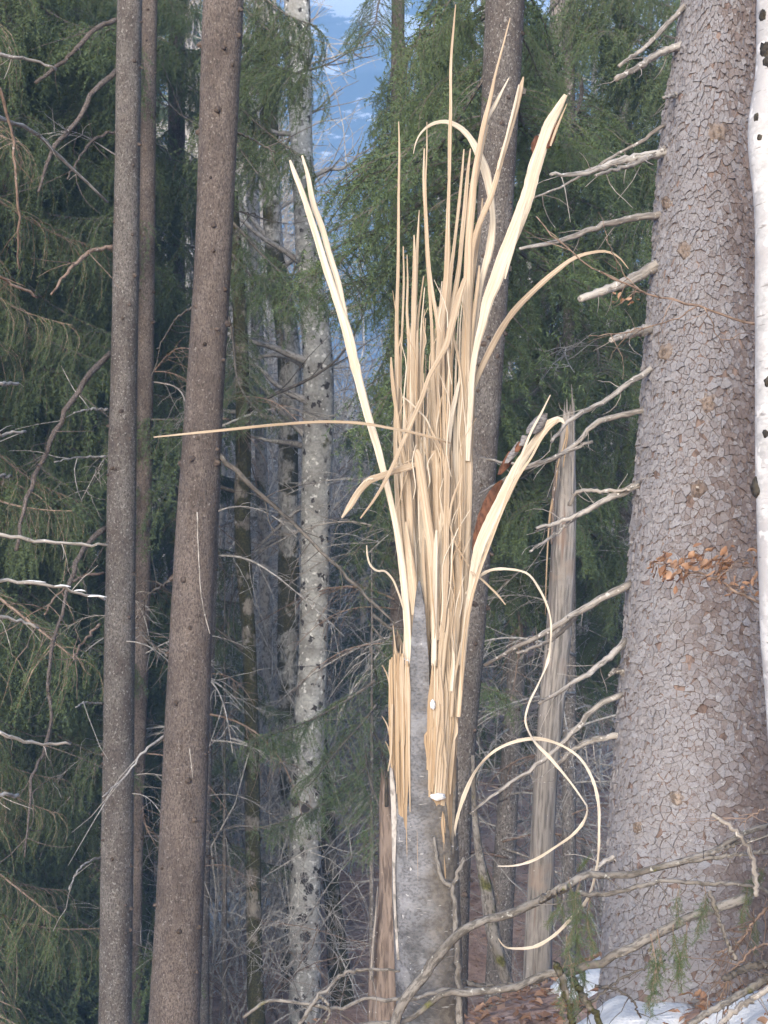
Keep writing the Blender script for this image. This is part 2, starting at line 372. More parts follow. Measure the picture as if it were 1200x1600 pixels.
def stubs(parent, c, n, seed, zr, rs=(.008, .02), ls=(.006, .025), mat='scar'):
    r = random.Random(seed); parent = trunk_of(parent)
    for _ in range(n):
        z = r.uniform(*zr); x, y, _, R = axis_at(c, z); a = r.uniform(math.pi * 1.02, math.pi * 1.98)
        o = np.array((math.cos(a), math.sin(a), r.uniform(-.4, .1))); s = np.array((x, y, z)) + o * R * .9
        rr = r.uniform(*rs); mb = MB()
        L = r.uniform(*ls); p = catmull([s, s + o * (R * .1 + L * .5), s + o * (R * .1 + L) + np.array((0, 0, -L * .2))], 5)
        mb.tube(p, np.array([1.7, 1.35, 1.0, .8, .55]) * rr, 8, wob=.08); part('branch_stub', mb, M[mat], parent)

# ------------------------------------------------------------------ spruce boughs (prototype meshes shared by many boughs)
def needles(mb, segs, dens, ln, w, m=0, seed=0, spread=.9):
    g = np.random.default_rng(seed); S = np.asarray(segs, float)
    d = S[:, 1] - S[:, 0]; L = np.linalg.norm(d, axis=1); cnt = g.poisson(np.maximum(L * dens, .01))
    idx = np.repeat(np.arange(len(S)), cnt); n = len(idx)
    if not n: return
    t = g.random(n)[:, None]; base = S[idx, 0] + d[idx] * t; ax = d[idx] / L[idx][:, None]
    rv = g.normal(size=(n, 3)); rv -= ax * (rv * ax).sum(1)[:, None]; rv /= np.linalg.norm(rv, axis=1)[:, None]
    dr = ax * g.uniform(.35, .9, n)[:, None] + rv * spread; dr /= np.linalg.norm(dr, axis=1)[:, None]
    sd = np.cross(dr, g.normal(size=(n, 3))); sd /= np.linalg.norm(sd, axis=1)[:, None]
    l = (ln * g.uniform(.7, 1.25, n))[:, None]
    v = np.stack([base - sd * w / 2, base + sd * w / 2, base + dr * l], 1).reshape(-1, 3)
    mb.add(v, None, np.arange(n * 3).reshape(-1, 3), None, m)

def make_bough(seed, hang=.6, L=1.0, nb=34, bl=.36, dens=170, ln=.022, w=.0042, bare=.0, sub=.07, mats=('needle', 'twig_dark'), fwd=0.0):
    """a bough of length L along +X: woody axis, branchlets that hang, shoots with needles"""
    g = np.random.default_rng(seed); mb = MB(); segs = []
    t = np.linspace(0, 1, 12)
    ax = np.stack([t * L, .05 * L * np.sin(t * 5 + seed), L * (-.16 * t + .10 * t ** 2 - .05 * np.sin(t * 3.1))], 1)
    mb.tube(ax, np.interp(t, [0, 1], [.011, .003]) * L, 5, 1)
    for k in range(nb):
        tt = .10 + .9 * (k + g.random()) / nb; side = 1 if k % 2 else -1
        p0 = np.array([np.interp(tt, t, ax[:, c]) for c in range(3)])
        l = bl * L * g.uniform(.5, 1.25) * (1.15 - .55 * tt) * (0.55 + .45 * min(1, tt * 4))
        dr = np.array((g.uniform(.25, .8), side * g.uniform(.35, .95), g.uniform(-.25, .1)))
        dr[0] += fwd * (.5 + g.random()); dr /= np.linalg.norm(dr); pts = [p0]; n = 6; cur = p0
        for i in range(n):
            dd = dr * (1 - hang * (i + 1) / n) + np.array((0, 0, -1.0)) * hang * (i + .4) / n + g.normal(size=3) * .07
            dd /= np.linalg.norm(dd); cur = cur + dd * l / n; pts.append(cur)
        pts = np.array(pts); mb.tube(pts, np.linspace(.0028, .0012, n + 1) * max(L, .7), 3, 1, caps=False)
        if g.random() < bare: continue
        for i in range(n): segs.append((pts[i], pts[i + 1]))
        ns = int(l / sub)
        for s in range(ns):
            u = g.uniform(.1, 1) * n; i = min(int(u), n - 1); q0 = pts[i] + (pts[i + 1] - pts[i]) * (u - i)
            dd = (pts[i + 1] - pts[i]); dd /= np.linalg.norm(dd); rv = g.normal(size=3); rv[2] -= hang * .6
            dd = dd + rv / np.linalg.norm(rv) * .9; dd /= np.linalg.norm(dd)
            ll = g.uniform(.05, .15) * max(L, .6)
            q1 = q0 + dd * ll * .5; q2 = q1 + (dd + np.array((0, 0, -hang * .8))) * ll * .5
            segs += [(q0, q1), (q1, q2)]
    for i in range(7, 11): segs.append((ax[i], ax[i + 1]))
    needles(mb, segs, dens, ln, w, 0, seed)
    return mb.mesh('bough', [M[mats[0]], M[mats[1]]], False)
BOUGH = {
 'hang': [make_bough(s, .95, 1.5, 50, .46, 220, .024, .0054, .06, .05, ('needle_dark', 'twig_dark')) for s in (1, 2, 3, 4)],
 'sparse': [make_bough(s, .98, 1.5, 38, .60, 170, .022, .0046, .12, .065, ('needle_dark', 'twig_brown')) for s in (11, 12, 13)],
 'flat': [make_bough(s, .55, 1.5, 46, .36, 210, .022, .0046, .04, .055, ('needle', 'twig_dark')) for s in (21, 22, 23, 24)],
 'far': [make_bough(s, .7, 1.8, 40, .40, 120, .036, .0085, .03, .075, ('needle_far', 'twig_dark')) for s in (31, 32, 33)],
 'tuft': [make_bough(s, .0, .35, 26, .34, 560, .015, .0020, .05, .03, ('needle', 'twig_brown'), fwd=2.2) for s in (41, 42, 43)],
}
BLEN = {'hang': 1.5, 'sparse': 1.5, 'flat': 1.5, 'far': 1.8, 'tuft': .35}
def place_bough(parent, p0, p1, kind, r=rnd, name='bough'):
    p0 = np.asarray(p0, float); p1 = np.asarray(p1, float); d = p1 - p0; L = np.linalg.norm(d)
    o = link(name, r.choice(BOUGH[kind]), parent)
    o.location = Vector(p0) - parent.location
    s = L / BLEN[kind]; o.scale = (s, s * r.choice((-1, 1)) * r.uniform(.85, 1.15), s)
    yaw = math.atan2(d[1], d[0]); pit = -math.asin(max(-1, min(1, d[2] / L)))
    o.rotation_euler = (r.uniform(-.12, .12), pit, yaw); return o
def spray_boughs(parent, c, zr, step, kind, lens, drop=(.1, .5), az=None, seed=0, az_range=None):
    r = random.Random(seed); z = zr[0]
    while z < zr[1]:
        x, y, _, R = axis_at(c, z)
        a = r.uniform(*(az_range or (0, 2 * math.pi)))
        L = r.uniform(*lens); dz = -L * r.uniform(*drop); h = math.sqrt(max(L * L - dz * dz, .01))
        place_bough(parent, (x, y, z), (x + math.cos(a) * h, y + math.sin(a) * h, z + dz), kind, r)
        z += step * r.uniform(.6, 1.4)

def tree(name, label, cat, rows, d, mat, group=None, **kw):
    mb = trunk_mb(rows, d, **kw); c = mb.axis; o = np.argsort(c[:, 2])[0]
    t = thing(name, label, cat, c[o, :3], group); part('trunk', mb, M[mat], t); return t, c

# ------------------------------------------------------------------ branch maker (bare wood)
def branch_mb(px_pts, d, w0, w1, d1=None, sides=7, n=22, wig=.006, twigs=0, tl=(.06, .22), tw=.0022, seed=0, frac=(.25, 1), jag=.10):
    """px_pts: (px, py) line in the photograph; w0 -> w1: width in px from root to tip"""
    g = np.random.default_rng(seed + 100); k = len(px_pts); d1 = d if d1 is None else d1
    p = catmull([P(x, y, d + (d1 - d) * i / max(1, k - 1)) for i, (x, y) in enumerate(px_pts)], n)
    p[1:-1] += g.normal(size=(n - 2, 3)) * wig
    mb = MB(); rad = np.linspace(M_(w0, d) / 2, M_(w1, d1) / 2, n) * (1 + g.normal(size=n) * jag * .5)
    mb.tube(p, rad, sides, wob=jag)
    Ltot = np.linalg.norm(np.diff(p, axis=0), axis=1).sum()
    for _ in range(twigs):
        i = int(g.uniform(frac[0], frac[1]) * (n - 2)); T = p[i + 1] - p[i]; T /= np.linalg.norm(T)
        dr = T * .6 + g.normal(size=3) * .6 + np.array((0, 0, -.25)); dr /= np.linalg.norm(dr)
        l = g.uniform(*tl); q = [p[i]]
        for s in range(4): dr = dr + g.normal(size=3) * .18; q.append(q[-1] + dr / np.linalg.norm(dr) * l / 4)
        mb.tube(q, np.linspace(tw, tw * .4, 5), 4, caps=False)
    return mb, p

# ================================================================== THE SHATTERED BEECH
BD = 6.5
beech_base = P(676, 1740, BD)
beech = thing('shattered_beech', 'snapped grey beech with a tall spray of pale splintered wood in the middle', 'broken tree', beech_base)
AX = [(900, 668, 50), (1050, 664, 54), (1200, 662, 53), (1300, 664, 52), (1400, 666, 53), (1500, 670, 53), (1600, 674, 53), (1760, 679, 56)]
_ay = np.array([a[0] for a in AX]); _ax = np.array([a[1] for a in AX]); _aw = np.array([a[2] for a in AX])
def beech_axis(py): return np.interp(py, _ay, _ax), np.interp(py, _ay, _aw)
def column(top_of, scale, mat, name, sides=72, n=60, bottom=1760, flute=0.0, lump=.02, seed=0.):
    """a standing shell round the beech's axis whose upper rim height (in px) depends on the angle"""
    mb = MB(); v = np.zeros((n, sides, 3)); fib = np.zeros((n, sides, 3)); ang = np.arange(sides) / sides * 2 * math.pi
    for j, a in enumerate(ang):
        ca, sa = math.cos(a), math.sin(a); x0, w0 = beech_axis(1200); top = top_of(a, ca)
        for i in range(n):
            py = bottom + (top - bottom) * i / (n - 1); cx, w = beech_axis(py)
            b = P(cx, py, BD); R = M_(w, BD) * scale
            k = 1 + lump * nz(ca * 1.5 + seed, sa * 1.5, b[2] * 2.2) + flute * nz(ca * 9 + seed, sa * 9, b[2] * 1.5) + flute * .6 * nz(ca * 22, sa * 22 + seed, b[2] * 2)
            if i == n - 1 and top > 1100: k *= .96
            v[i, j] = b + np.array((ca * R * k, sa * R * k, 0)); fib[i, j] = (ca * R, sa * R, b[2])
    i = np.arange(n - 1)[:, None] * sides; jj = np.arange(sides)[None]; j2 = (jj + 1) % sides
    q = np.stack([i + jj, i + j2, i + sides + j2, i + sides + jj], -1).reshape(-1, 4)
    cen = v[-1].mean(0) - np.array((0, 0, .10)); nn = n * sides
    vv = np.vstack([v.reshape(-1, 3), cen]); ff = np.vstack([fib.reshape(-1, 3), (0, 0, cen[2])])
    t = [((n - 1) * sides + b, (n - 1) * sides + (b + 1) % sides, nn) for b in range(sides)]
    mb.add(vv, q, t, ff); return part(name, mb, mat, beech)
def bark_top(a, ca):
    front = math.sin(a) < 0; x = 664 + 53 * ca; j = 10 * nz(a * 9, 2.2) + 6 * nz(a * 25, 5)
    if not front: return 1180 + 40 * nz(a * 4, 1) + j
    return float(np.interp(x, [609, 614, 620, 626, 632, 635, 637, 638.5, 640, 643, 646, 650, 654, 660, 665, 669, 671.5, 673, 698, 701, 706, 712, 718], [1195, 1200, 1262, 1275, 1283, 1288, 1180, 1080, 1000, 945, 915, 902, 918, 950, 1000, 1045, 1150, 1246, 1252, 1290, 1330, 1240, 1210])) + j * .6
column(bark_top, 1.0, M['broken_bark'], 'trunk', sides=170, n=80, lump=.025)
def core_top(a, ca):
    x = 664 + 53 * ca; j = 16 * nz(a * 14, 3.3) + 14 * nz(a * 37, 8) + 8 * nz(a * 70, 1)
    if math.sin(a) < 0: return float(np.interp(x, [610, 634, 640, 646, 668, 690, 716], [1036, 1034, 1048, 1060, 1095, 1110, 1120])) + j
    return 1020 + 2 * j
column(core_top, .955, M['wood_orange'], 'heartwood', sides=110, bottom=1420, flute=.055, lump=.03, seed=3.)

def splinter(pts, o0=0.0, o1=None, mat='wood', thick=.38, twist=0.0, n=None, name='splinter', depth0=BD, jag=.12, tw_amp=.35):
    """pts: tip first, (px, py, width px). o0 / o1: depth offset at the root and at the tip in metres"""
    o1 = o0 if o1 is None else o1; k = len(pts); n = n or max(10, min(44, k * 3))
    a = np.array([(*P(x, y, depth0 + o1 + (o0 - o1) * i / (k - 1)), M_(w, depth0)) for i, (x, y, w) in enumerate(pts)])
    c = catmull(a, n); p = c[:, :3]; w = np.maximum(c[:, 3], .0012)
    w = w * (1 + np.array([jag * nz(i * .9, pts[0][0], pts[0][1]) for i in range(n)]))
    T = np.gradient(p, axis=0); T /= np.linalg.norm(T, axis=1)[:, None]
    view = p - np.array((0, 0, CAM_Z)); view /= np.linalg.norm(view, axis=1)[:, None]
    W = np.cross(T, view); W /= np.maximum(np.linalg.norm(W, axis=1), 1e-6)[:, None]; N = np.cross(W, T)
    tw = twist + tw_amp * np.array([nz(i * .16, pts[-1][0] * .1, pts[-1][1] * .1) for i in range(n)])
    W, N = W * np.cos(tw)[:, None] + N * np.sin(tw)[:, None], -W * np.sin(tw)[:, None] + N * np.cos(tw)[:, None]
    prof = np.array([(-.5, -.12), (-.42, .40), (.05, .55), (.45, .30), (.5, -.15), (.36, -.5), (-.3, -.45)]); s = len(prof)
    v = p[:, None] + W[:, None] * (prof[:, 0] * 1)[None, :, None] * w[:, None, None] + N[:, None] * prof[:, 1][None, :, None] * (np.minimum(w * thick, .012))[:, None, None]
    L = np.concatenate([[0], np.cumsum(np.linalg.norm(np.diff(p, axis=0), axis=1))])
    fib = np.stack([prof[:, 0][None] * w[:, None], prof[:, 1][None] * w[:, None] * .4, L[:, None] * np.ones(s)], -1)
    i = np.arange(n - 1)[:, None] * s; j = np.arange(s)[None]; j2 = (j + 1) % s
    q = np.stack([i + j, i + j2, i + s + j2, i + s + j], -1).reshape(-1, 4)
    tr = [(0, b + 1, b) for b in range(1, s - 1)] + [((n - 1) * s, (n - 1) * s + b, (n - 1) * s + b + 1) for b in range(1, s - 1)]
    mb = MB(); mb.add(v.reshape(-1, 3), q, tr, fib.reshape(-1, 3)); return part(name, mb, M[mat], beech, False)

S = [ # points, root offset, tip offset, material
 ([(623,190,1.5),(624,230,3),(623,300,4),(622,420,5),(620,500,6),(620,600,7),(618,700,7),(621,780,8),(626,850,9),(634,930,10),(640,1010,10),(640,1080,10)], -.03, .05, 'wood'),
 ([(630,385,2),(631,430,3),(629,500,3.5),(626,560,4),(625,640,6),(624,700,7),(628,760,6),(634,860,6)], .02, .05, 'wood'),
 ([(611,558,2),(612,580,5),(615,610,6),(619,640,6),(624,680,7),(632,720,7),(636,800,8),(640,900,9),(645,1000,9)], .02, -.02, 'wood'),
 ([(636,398,1.5),(637,440,3),(636,490,4),(639,530,6),(639,600,8),(640,660,9),(641,720,8),(645,800,9),(650,900,9),(652,1000,8)], .0, .06, 'wood'),
 ([(647,367,2),(648,420,7),(647,460,8),(646,520,7),(645,600,7),(643,680,6),(648,760,8),(655,860,9),(658,960,9)], .03, .02, 'wood'),
 ([(655,328,1),(653,370,4),(651,430,4),(650,470,4),(649,600,4),(649,700,4),(652,800,5)], .05, .08, 'wood'),
 ([(652,516,2),(652,540,4),(650,600,5),(651,660,5),(653,760,6),(660,860,6)], .0, .0, 'wood'),
 ([(665,497,1.5),(663,530,3),(660,570,4),(658,620,4),(655,700,4),(656,760,5),(662,850,5)], .03, -.04, 'wood'),
 ([(667,190,1),(667,230,2),(665,290,3),(667,350,4),(671,420,5),(676,460,6),(683,500,6),(686,540,7),(692,590,6),(697,640,5),(703,700,6),(708,760,8),(712,840,9),(715,900,9),(712,1000,9)], -.05, .02, 'wood'),
 ([(663,232,2),(662,280,4),(665,340,5),(668,400,6),(671,450,5),(675,520,5),(676,570,6),(678,620,7),(684,680,8),(693,710,10),(697,760,10),(702,860,10),(703,950,10),(700,1060,10)], -.08, .03, 'wood'),
 ([(712,7,1.5),(709,40,3),(705,90,4),(704,180,5),(703,210,6),(702,280,5),(700,340,6),(699,400,9),(697,440,9),(692,480,12),(688,540,12),(684,600,12),(680,660,13),(676,720,12),(672,800,12),(668,900,12),(668,1000,12)], .02, -.1, 'wood'),
 ([(725,233,2),(722,270,4),(716,330,5),(709,390,5),(704,430,7),(700,480,8),(694,540,8),(690,600,9),(686,660,8),(684,720,8),(682,800,9),(680,920,9)], .04, .1, 'wood'),
 ([(735,232,2),(731,270,5),(727,320,7),(722,370,7),(717,420,7),(709,470,9),(703,520,8),(699,570,6),(698,620,6),(695,680,6),(690,760,7),(687,860,8)], .0, .05, 'wood'),
 ([(797,28,1.5),(785,75,3),(773,120,4),(766,155,6),(757,190,8),(749,230,8),(742,270,9),(737,320,12),(733,370,12),(731,420,12),(730,470,13),(728,540,14),(727,600,16),(728,660,17),(729,720,18),(727,800,19),(723,880,19),(716,980,18),(711,1080,15),(708,1180,12)], -.02, -.08, 'wood'),
 ([(795,122,1.5),(783,145,4),(773,165,6),(762,185,6),(757,210,5),(751,240,5),(744,275,5),(739,320,6)], -.06, -.02, 'wood_white'),
 ([(763,195,1.5),(758,215,3),(754,232,3.5),(750,255,3),(744,290,3)], -.05, -.04, 'wood'),
 ([(818,120,2),(813,140,8),(805,175,8),(795,210,8),(783,250,8),(774,285,8),(766,310,9),(755,335,9),(745,360,8),(738,390,8),(735,440,8),(733,500,8),(731,580,8)], -.03, -.12, 'wood'),
 ([(811,132,2),(804,165,4),(795,200,4),(786,235,3),(778,265,2.5)], -.10, -.14, 'wood_white'),
 ([(563,810,2),(585,780,4),(600,755,5),(615,725,6),(630,690,6),(645,655,7),(660,620,7),(672,585,7),(686,560,8),(697,540,9),(705,510,11),(713,480,11),(720,455,9),(727,435,7)], -.12, -.2, 'wood'),
 ([(646,240,1),(650,222,2),(660,205,3),(675,194,5),(695,190,6),(715,197,8),(730,210,9),(742,228,11),(750,245,13),(757,262,14),(763,285,13),(767,310,10),(770,340,9),(768,370,12),(764,395,12),(757,420,10),(750,450,9),(744,490,9),(738,540,9),(734,600,8)], .0, .04, 'wood_white'),
 ([(754,310,2),(752,340,5),(748,370,5),(742,410,6),(738,450,5),(736,520,5)], .02, .02, 'wood'),
 ([(749,415,2),(747,440,5),(742,480,6),(738,520,5),(735,580,5)], -.03, -.03, 'wood'),
 ([(884,148,6),(872,170,13),(858,195,17),(848,225,18),(836,260,20),(826,300,20),(812,340,21),(800,370,20),(788,400,21),(774,440,20),(762,470,17),(753,510,13),(745,540,10),(739,575,9),(735,640,9),(730,720,9)], -.05, -.28, 'wood_white'),
 ([(822,310,1),(812,350,3),(803,385,4),(795,412,4),(789,436,2)], -.22, -.22, 'wood_white'),
 ([(886,162,1),(876,185,3),(868,205,4),(860,228,3)], -.26, -.28, 'wood'),
 ([(982,420,1),(967,402,2.5),(947,393,4),(923,395,5),(900,402,6),(867,425,8),(833,455,9),(800,490,10),(780,520,10),(762,555,10),(750,580,9),(740,605,8),(733,650,8),(728,720,8),(722,820,8)], .02, .16, 'wood'),
 ([(719,590,3),(712,620,7),(706,650,8),(702,680,8),(697,720,8),(694,760,8),(690,830,9),(686,900,10),(684,1000,10)], -.07, -.05, 'wood_white'),
 ([(705,514,1.5),(712,540,4),(718,570,4),(722,610,4),(724,680,4)], -.05, -.06, 'wood'),
 ([(711,470,2),(710,510,4),(707,560,4),(703,600,4),(697,650,4),(692,700,5),(688,780,5)], .05, .06, 'wood'),
 ([(534,809,3),(547,790,9),(563,765,10),(577,751,11),(595,744,10),(620,735,9),(645,727,10),(656,722,6)], -.11, -.2, 'wood'),
 ([(570,757,1),(575,749,2.5),(583,748,3)], -.17, -.17, 'wood_white'),
 ([(645,720,1),(640,731,3),(620,738,4)], -.13, -.13, 'wood'), ([(646,716,1),(635,722,2),(618,727,1)], -.12, -.12, 'wood'),
 ([(649,703,9),(653,712,13),(656,730,14),(660,760,14),(666,800,14),(673,850,14),(678,920,13),(680,1000,12)], -.11, -.13, 'wood'),
 ([(678,704,8),(679,712,10),(681,760,10),(682,820,10),(684,920,11)], -.06, -.07, 'wood'),
 ([(240,683,2),(340,673,4),(440,663,4),(510,659,4.5),(570,662,4.5),(610,669,4),(650,677,4),(690,688,4),(704,692,3)], -.11, -.35, 'wood'),
 ([(453,250,3),(457,262,6),(470,295,8),(490,355,10),(510,420,11),(530,480,12),(543,520,15),(552,560,15),(562,600,13),(575,650,12),(590,700,11),(600,740,10),(612,790,9),(622,840,10),(630,900,11),(636,970,11),(640,1050,10)], -.09, -.2, 'wood_white'),
 ([(472,243,3),(480,270,6),(490,320,9),(503,355,9),(514,395,9),(528,440,9),(538,490,9),(547,535,7)], -.16, -.14, 'wood_white'),
 ([(882,662,2),(876,655,8),(866,658,11),(855,665,14),(840,685,13),(825,705,13),(812,725,15),(797,755,18),(780,790,19),(763,825,20),(750,855,18),(742,885,14),(737,915,11),(730,960,10),(722,1040,9)], -.06, -.24, 'wood_white'),
 ([(860,617,1.5),(846,645,3),(830,675,3.5),(815,712,4),(800,748,3)], -.22, -.26, 'wood_white'),
 ([(873,655,2),(850,680,3),(830,715,3.5),(810,745,4),(795,775,4),(780,810,4),(765,850,4.5),(750,890,5),(738,930,5),(730,970,6),(722,1050,7),(716,1120,7)], -.10, -.28, 'wood'),
 ([(808,740,2),(795,765,3),(785,795,3),(770,835,3.5),(755,875,4),(742,915,4)], -.10, -.22, 'wood_white'),
 ([(778,1353,2),(800,1353,3),(833,1345,5),(867,1325,5),(900,1300,5),(915,1280,5),(917,1262,5),(910,1245,5),(890,1220,5.5),(860,1185,6),(833,1155,6),(820,1125,5),(823,1100,5),(840,1070,5),(857,1035,5),(861,1000,4.5),(857,960,4.5),(845,920,5),(822,897,5),(795,888,5),(765,893,5),(742,908,5),(730,930,5)], -.08, -.3, 'wood'),
 ([(780,1466,1.5),(790,1478,3),(810,1484,4.5),(835,1481,5),(865,1462,5),(895,1434,5),(918,1405,5),(930,1375,5),(936,1335,6),(938,1295,6),(935,1260,6),(925,1222,6),(905,1187,6),(875,1163,6),(840,1153,6),(805,1157,6),(775,1172,7),(747,1200,7),(728,1235,7),(715,1275,7),(707,1315,7)], -.06, -.34, 'wood'),
 ([(573,852,1.5),(574,868,2.5),(580,885,3),(590,892,3),(600,892,3),(612,903,3),(622,925,3),(632,955,3)], -.1, -.2, 'wood_white'),
 ([(790,945,1.5),(778,930,3),(765,917,3),(750,903,3),(735,893,3)], -.12, -.14, 'wood'),
 ([(733,885,1.5),(722,868,2.5),(712,850,2.5),(704,825,2.5),(700,790,3)], -.12, -.10, 'wood'),
 ([(723,740,1.5),(714,762,3),(706,785,3.5),(702,820,3)], -.12, -.14, 'wood'),
 ([(629,620,1.5),(640,628,2.5),(652,640,2.5),(666,655,2.5),(672,668,2)], -.10, -.12, 'wood_white'),
 ([(672,668,1.5),(680,685,4),(688,700,5),(695,735,5),(699,780,5)], -.10, -.10, 'wood'),
 ([(682,828,3),(681,850,6),(680,900,7),(679,960,8),(678,1040,8)], -.12, -.13, 'wood_white'),
 ([(662,826,1.5),(661,860,4),(664,920,5),(666,1000,5)], -.09, -.11, 'wood'),
 ([(634,815,2),(637,845,8),(641,880,13),(646,925,15),(650,960,14)], -.095, -.11, 'wood'),
 ([(701,950,1.5),(700,975,4),(696,1005,5),(692,1040,6),(688,1100,7)], -.13, -.13, 'wood'),
 ([(713,950,1.5),(710,980,4),(709,1010,5),(706,1070,6)], -.12, -.13, 'wood'),
 ([(720,1003,1.5),(716,1030,4),(710,1060,5),(705,1120,5)], -.12, -.13, 'wood'),
 ([(705,985,1),(708,1010,4),(709,1035,4),(705,1080,5)], -.13, -.13, 'wood_white'),
 ([(689,1022,1),(687,1045,4),(690,1080,5),(692,1140,4),(697,1200,4)], -.14, -.14, 'wood'),
 ([(597,1039,1),(602,1048,2),(607,1062,2.5),(611,1090,3)], -.04, -.08, 'wood'),
 ([(597,1119,1),(604,1131,2),(609,1150,2.5),(612,1185,3)], -.04, -.08, 'wood'),
 ([(602,1158,1),(607,1168,2),(611,1185,2)], -.04, -.06, 'wood'),
 ([(614,977,1),(617,1005,2.5),(620,1035,3.5),(622,1070,3)], -.07, -.08, 'wood'), ([(626,1008,1),(625,1030,2.5),(624,1060,3)], -.08, -.08, 'wood'),
 ([(606,1205,1.5),(610,1185,3),(612,1150,3),(613,1100,3)], -.08, -.10, 'wood'),
]
for i, (pts, o0, o1, mt) in enumerate(S):
    if pts[0][1] > 1300 and len(pts) > 15: splinter([(x + rnd.uniform(-2.5, 2.5), y + rnd.uniform(-2.5, 2.5), w * .8 * rnd.uniform(.75, 1.25)) for x, y, w in pts], o0, o1, 'wood_white', thick=.25, tw_amp=1.6, n=90, jag=.3)
    else: splinter(pts, o0, o1, mt, n=max(14, min(60, len(pts) * 4)))
# the dense sheaf between them: each splinter rises from somewhere on the torn cross-section
_ey = [380, 500, 700, 900, 1100, 1250]; _el = [640, 622, 622, 634, 628, 632]; _er = [752, 742, 736, 732, 714, 704]
def sheaf(u, y): return np.interp(y, _ey, _el) * (1 - u) / 2 + np.interp(y, _ey, _er) * (1 + u) / 2
for i in range(165):
    u = rnd.uniform(-.95, .95); back = math.sqrt(max(0, 1 - u * u)) * .11; front = -back if u > .05 else max(-back, -.075)
    off = rnd.uniform(front, back) if i < 120 else rnd.uniform(0, back); yb = rnd.uniform(1080, 1230) if u > -.2 else rnd.uniform(1010, 1090); yt = rnd.choice((rnd.uniform(560, 800), rnd.uniform(700, 980), rnd.uniform(430, 600)))
    if u < -.6: yt = max(yt, 620)
    du = rnd.uniform(-.16, .16); w = rnd.choice((rnd.uniform(2, 5), rnd.uniform(3.5, 8), rnd.uniform(5, 11))); k = 9; pts = []
    for j in range(k):
        f = j / (k - 1); y = yt + (yb - yt) * f
        pts.append((sheaf(u + du * (1 - f), y) + rnd.uniform(-1, 1), y, max(1.5, w * min(1, .18 + f * rnd.uniform(1.6, 2.6)))))
    splinter(pts, off, off * .9 + rnd.uniform(-.05, .05), rnd.choice(('wood', 'wood', 'wood', 'wood_white')), twist=rnd.uniform(-.5, .5))
for i in range(70):     # loose hair-thin fibres
    y = rnd.uniform(480, 1180); x = sheaf(rnd.uniform(-1.05, 1.05), y); L_ = rnd.uniform(50, 190); a_ = rnd.gauss(0, .09); o = rnd.uniform(-.14, -.06) if x > 676 or y < 800 else rnd.uniform(-.06, 0); b_ = rnd.uniform(-6, 6)
    splinter([(x + math.sin(a_) * L_, y - L_ * .5, .7), (x + b_ * .5, y - L_ * .2, 1.5), (x, y, 2.0), (x - b_ * .6, y + L_ * .3, 1.6), (x - math.sin(a_) * L_ * .3, y + L_ * .5, 1.0)], o, o - rnd.uniform(0, .05), rnd.choice(('wood', 'wood_white', 'wood_orange')), n=10)
# ragged fibres standing on the left stub and along the torn right side
for i in range(26):
    x = rnd.uniform(609, 640); y = rnd.uniform(1020, 1060); yb = rnd.uniform(1130, 1270); w = rnd.uniform(2.5, 6); o = -.06 - .07 * math.sin((x - 609) / 31 * 1.4)
    splinter([(x, y, w * .6), (x + rnd.uniform(-1, 1), y + 20, w), (x + 1, (y + yb) / 2, w), (x + rnd.uniform(0, 5), yb, 1.5)], o, o, rnd.choice(('wood', 'wood_orange', 'wood_orange')), n=8)
for i in range(30):
    u = rnd.random(); x = 671 + 42 * u; y = rnd.uniform(1030, 1120); yb = rnd.uniform(1180, 1250) + 15 * u; w = rnd.uniform(3, 8); o = -.135 + .06 * u * u
    splinter([(x + rnd.uniform(-3, 4), y, 1.5), (x + rnd.uniform(-2, 3), y + 40, w), (x - 2, (y + yb) / 2, w), (x - 4 - 5 * u, yb, w * .6)], o, o, rnd.choice(('wood', 'wood', 'wood_orange')), n=9)

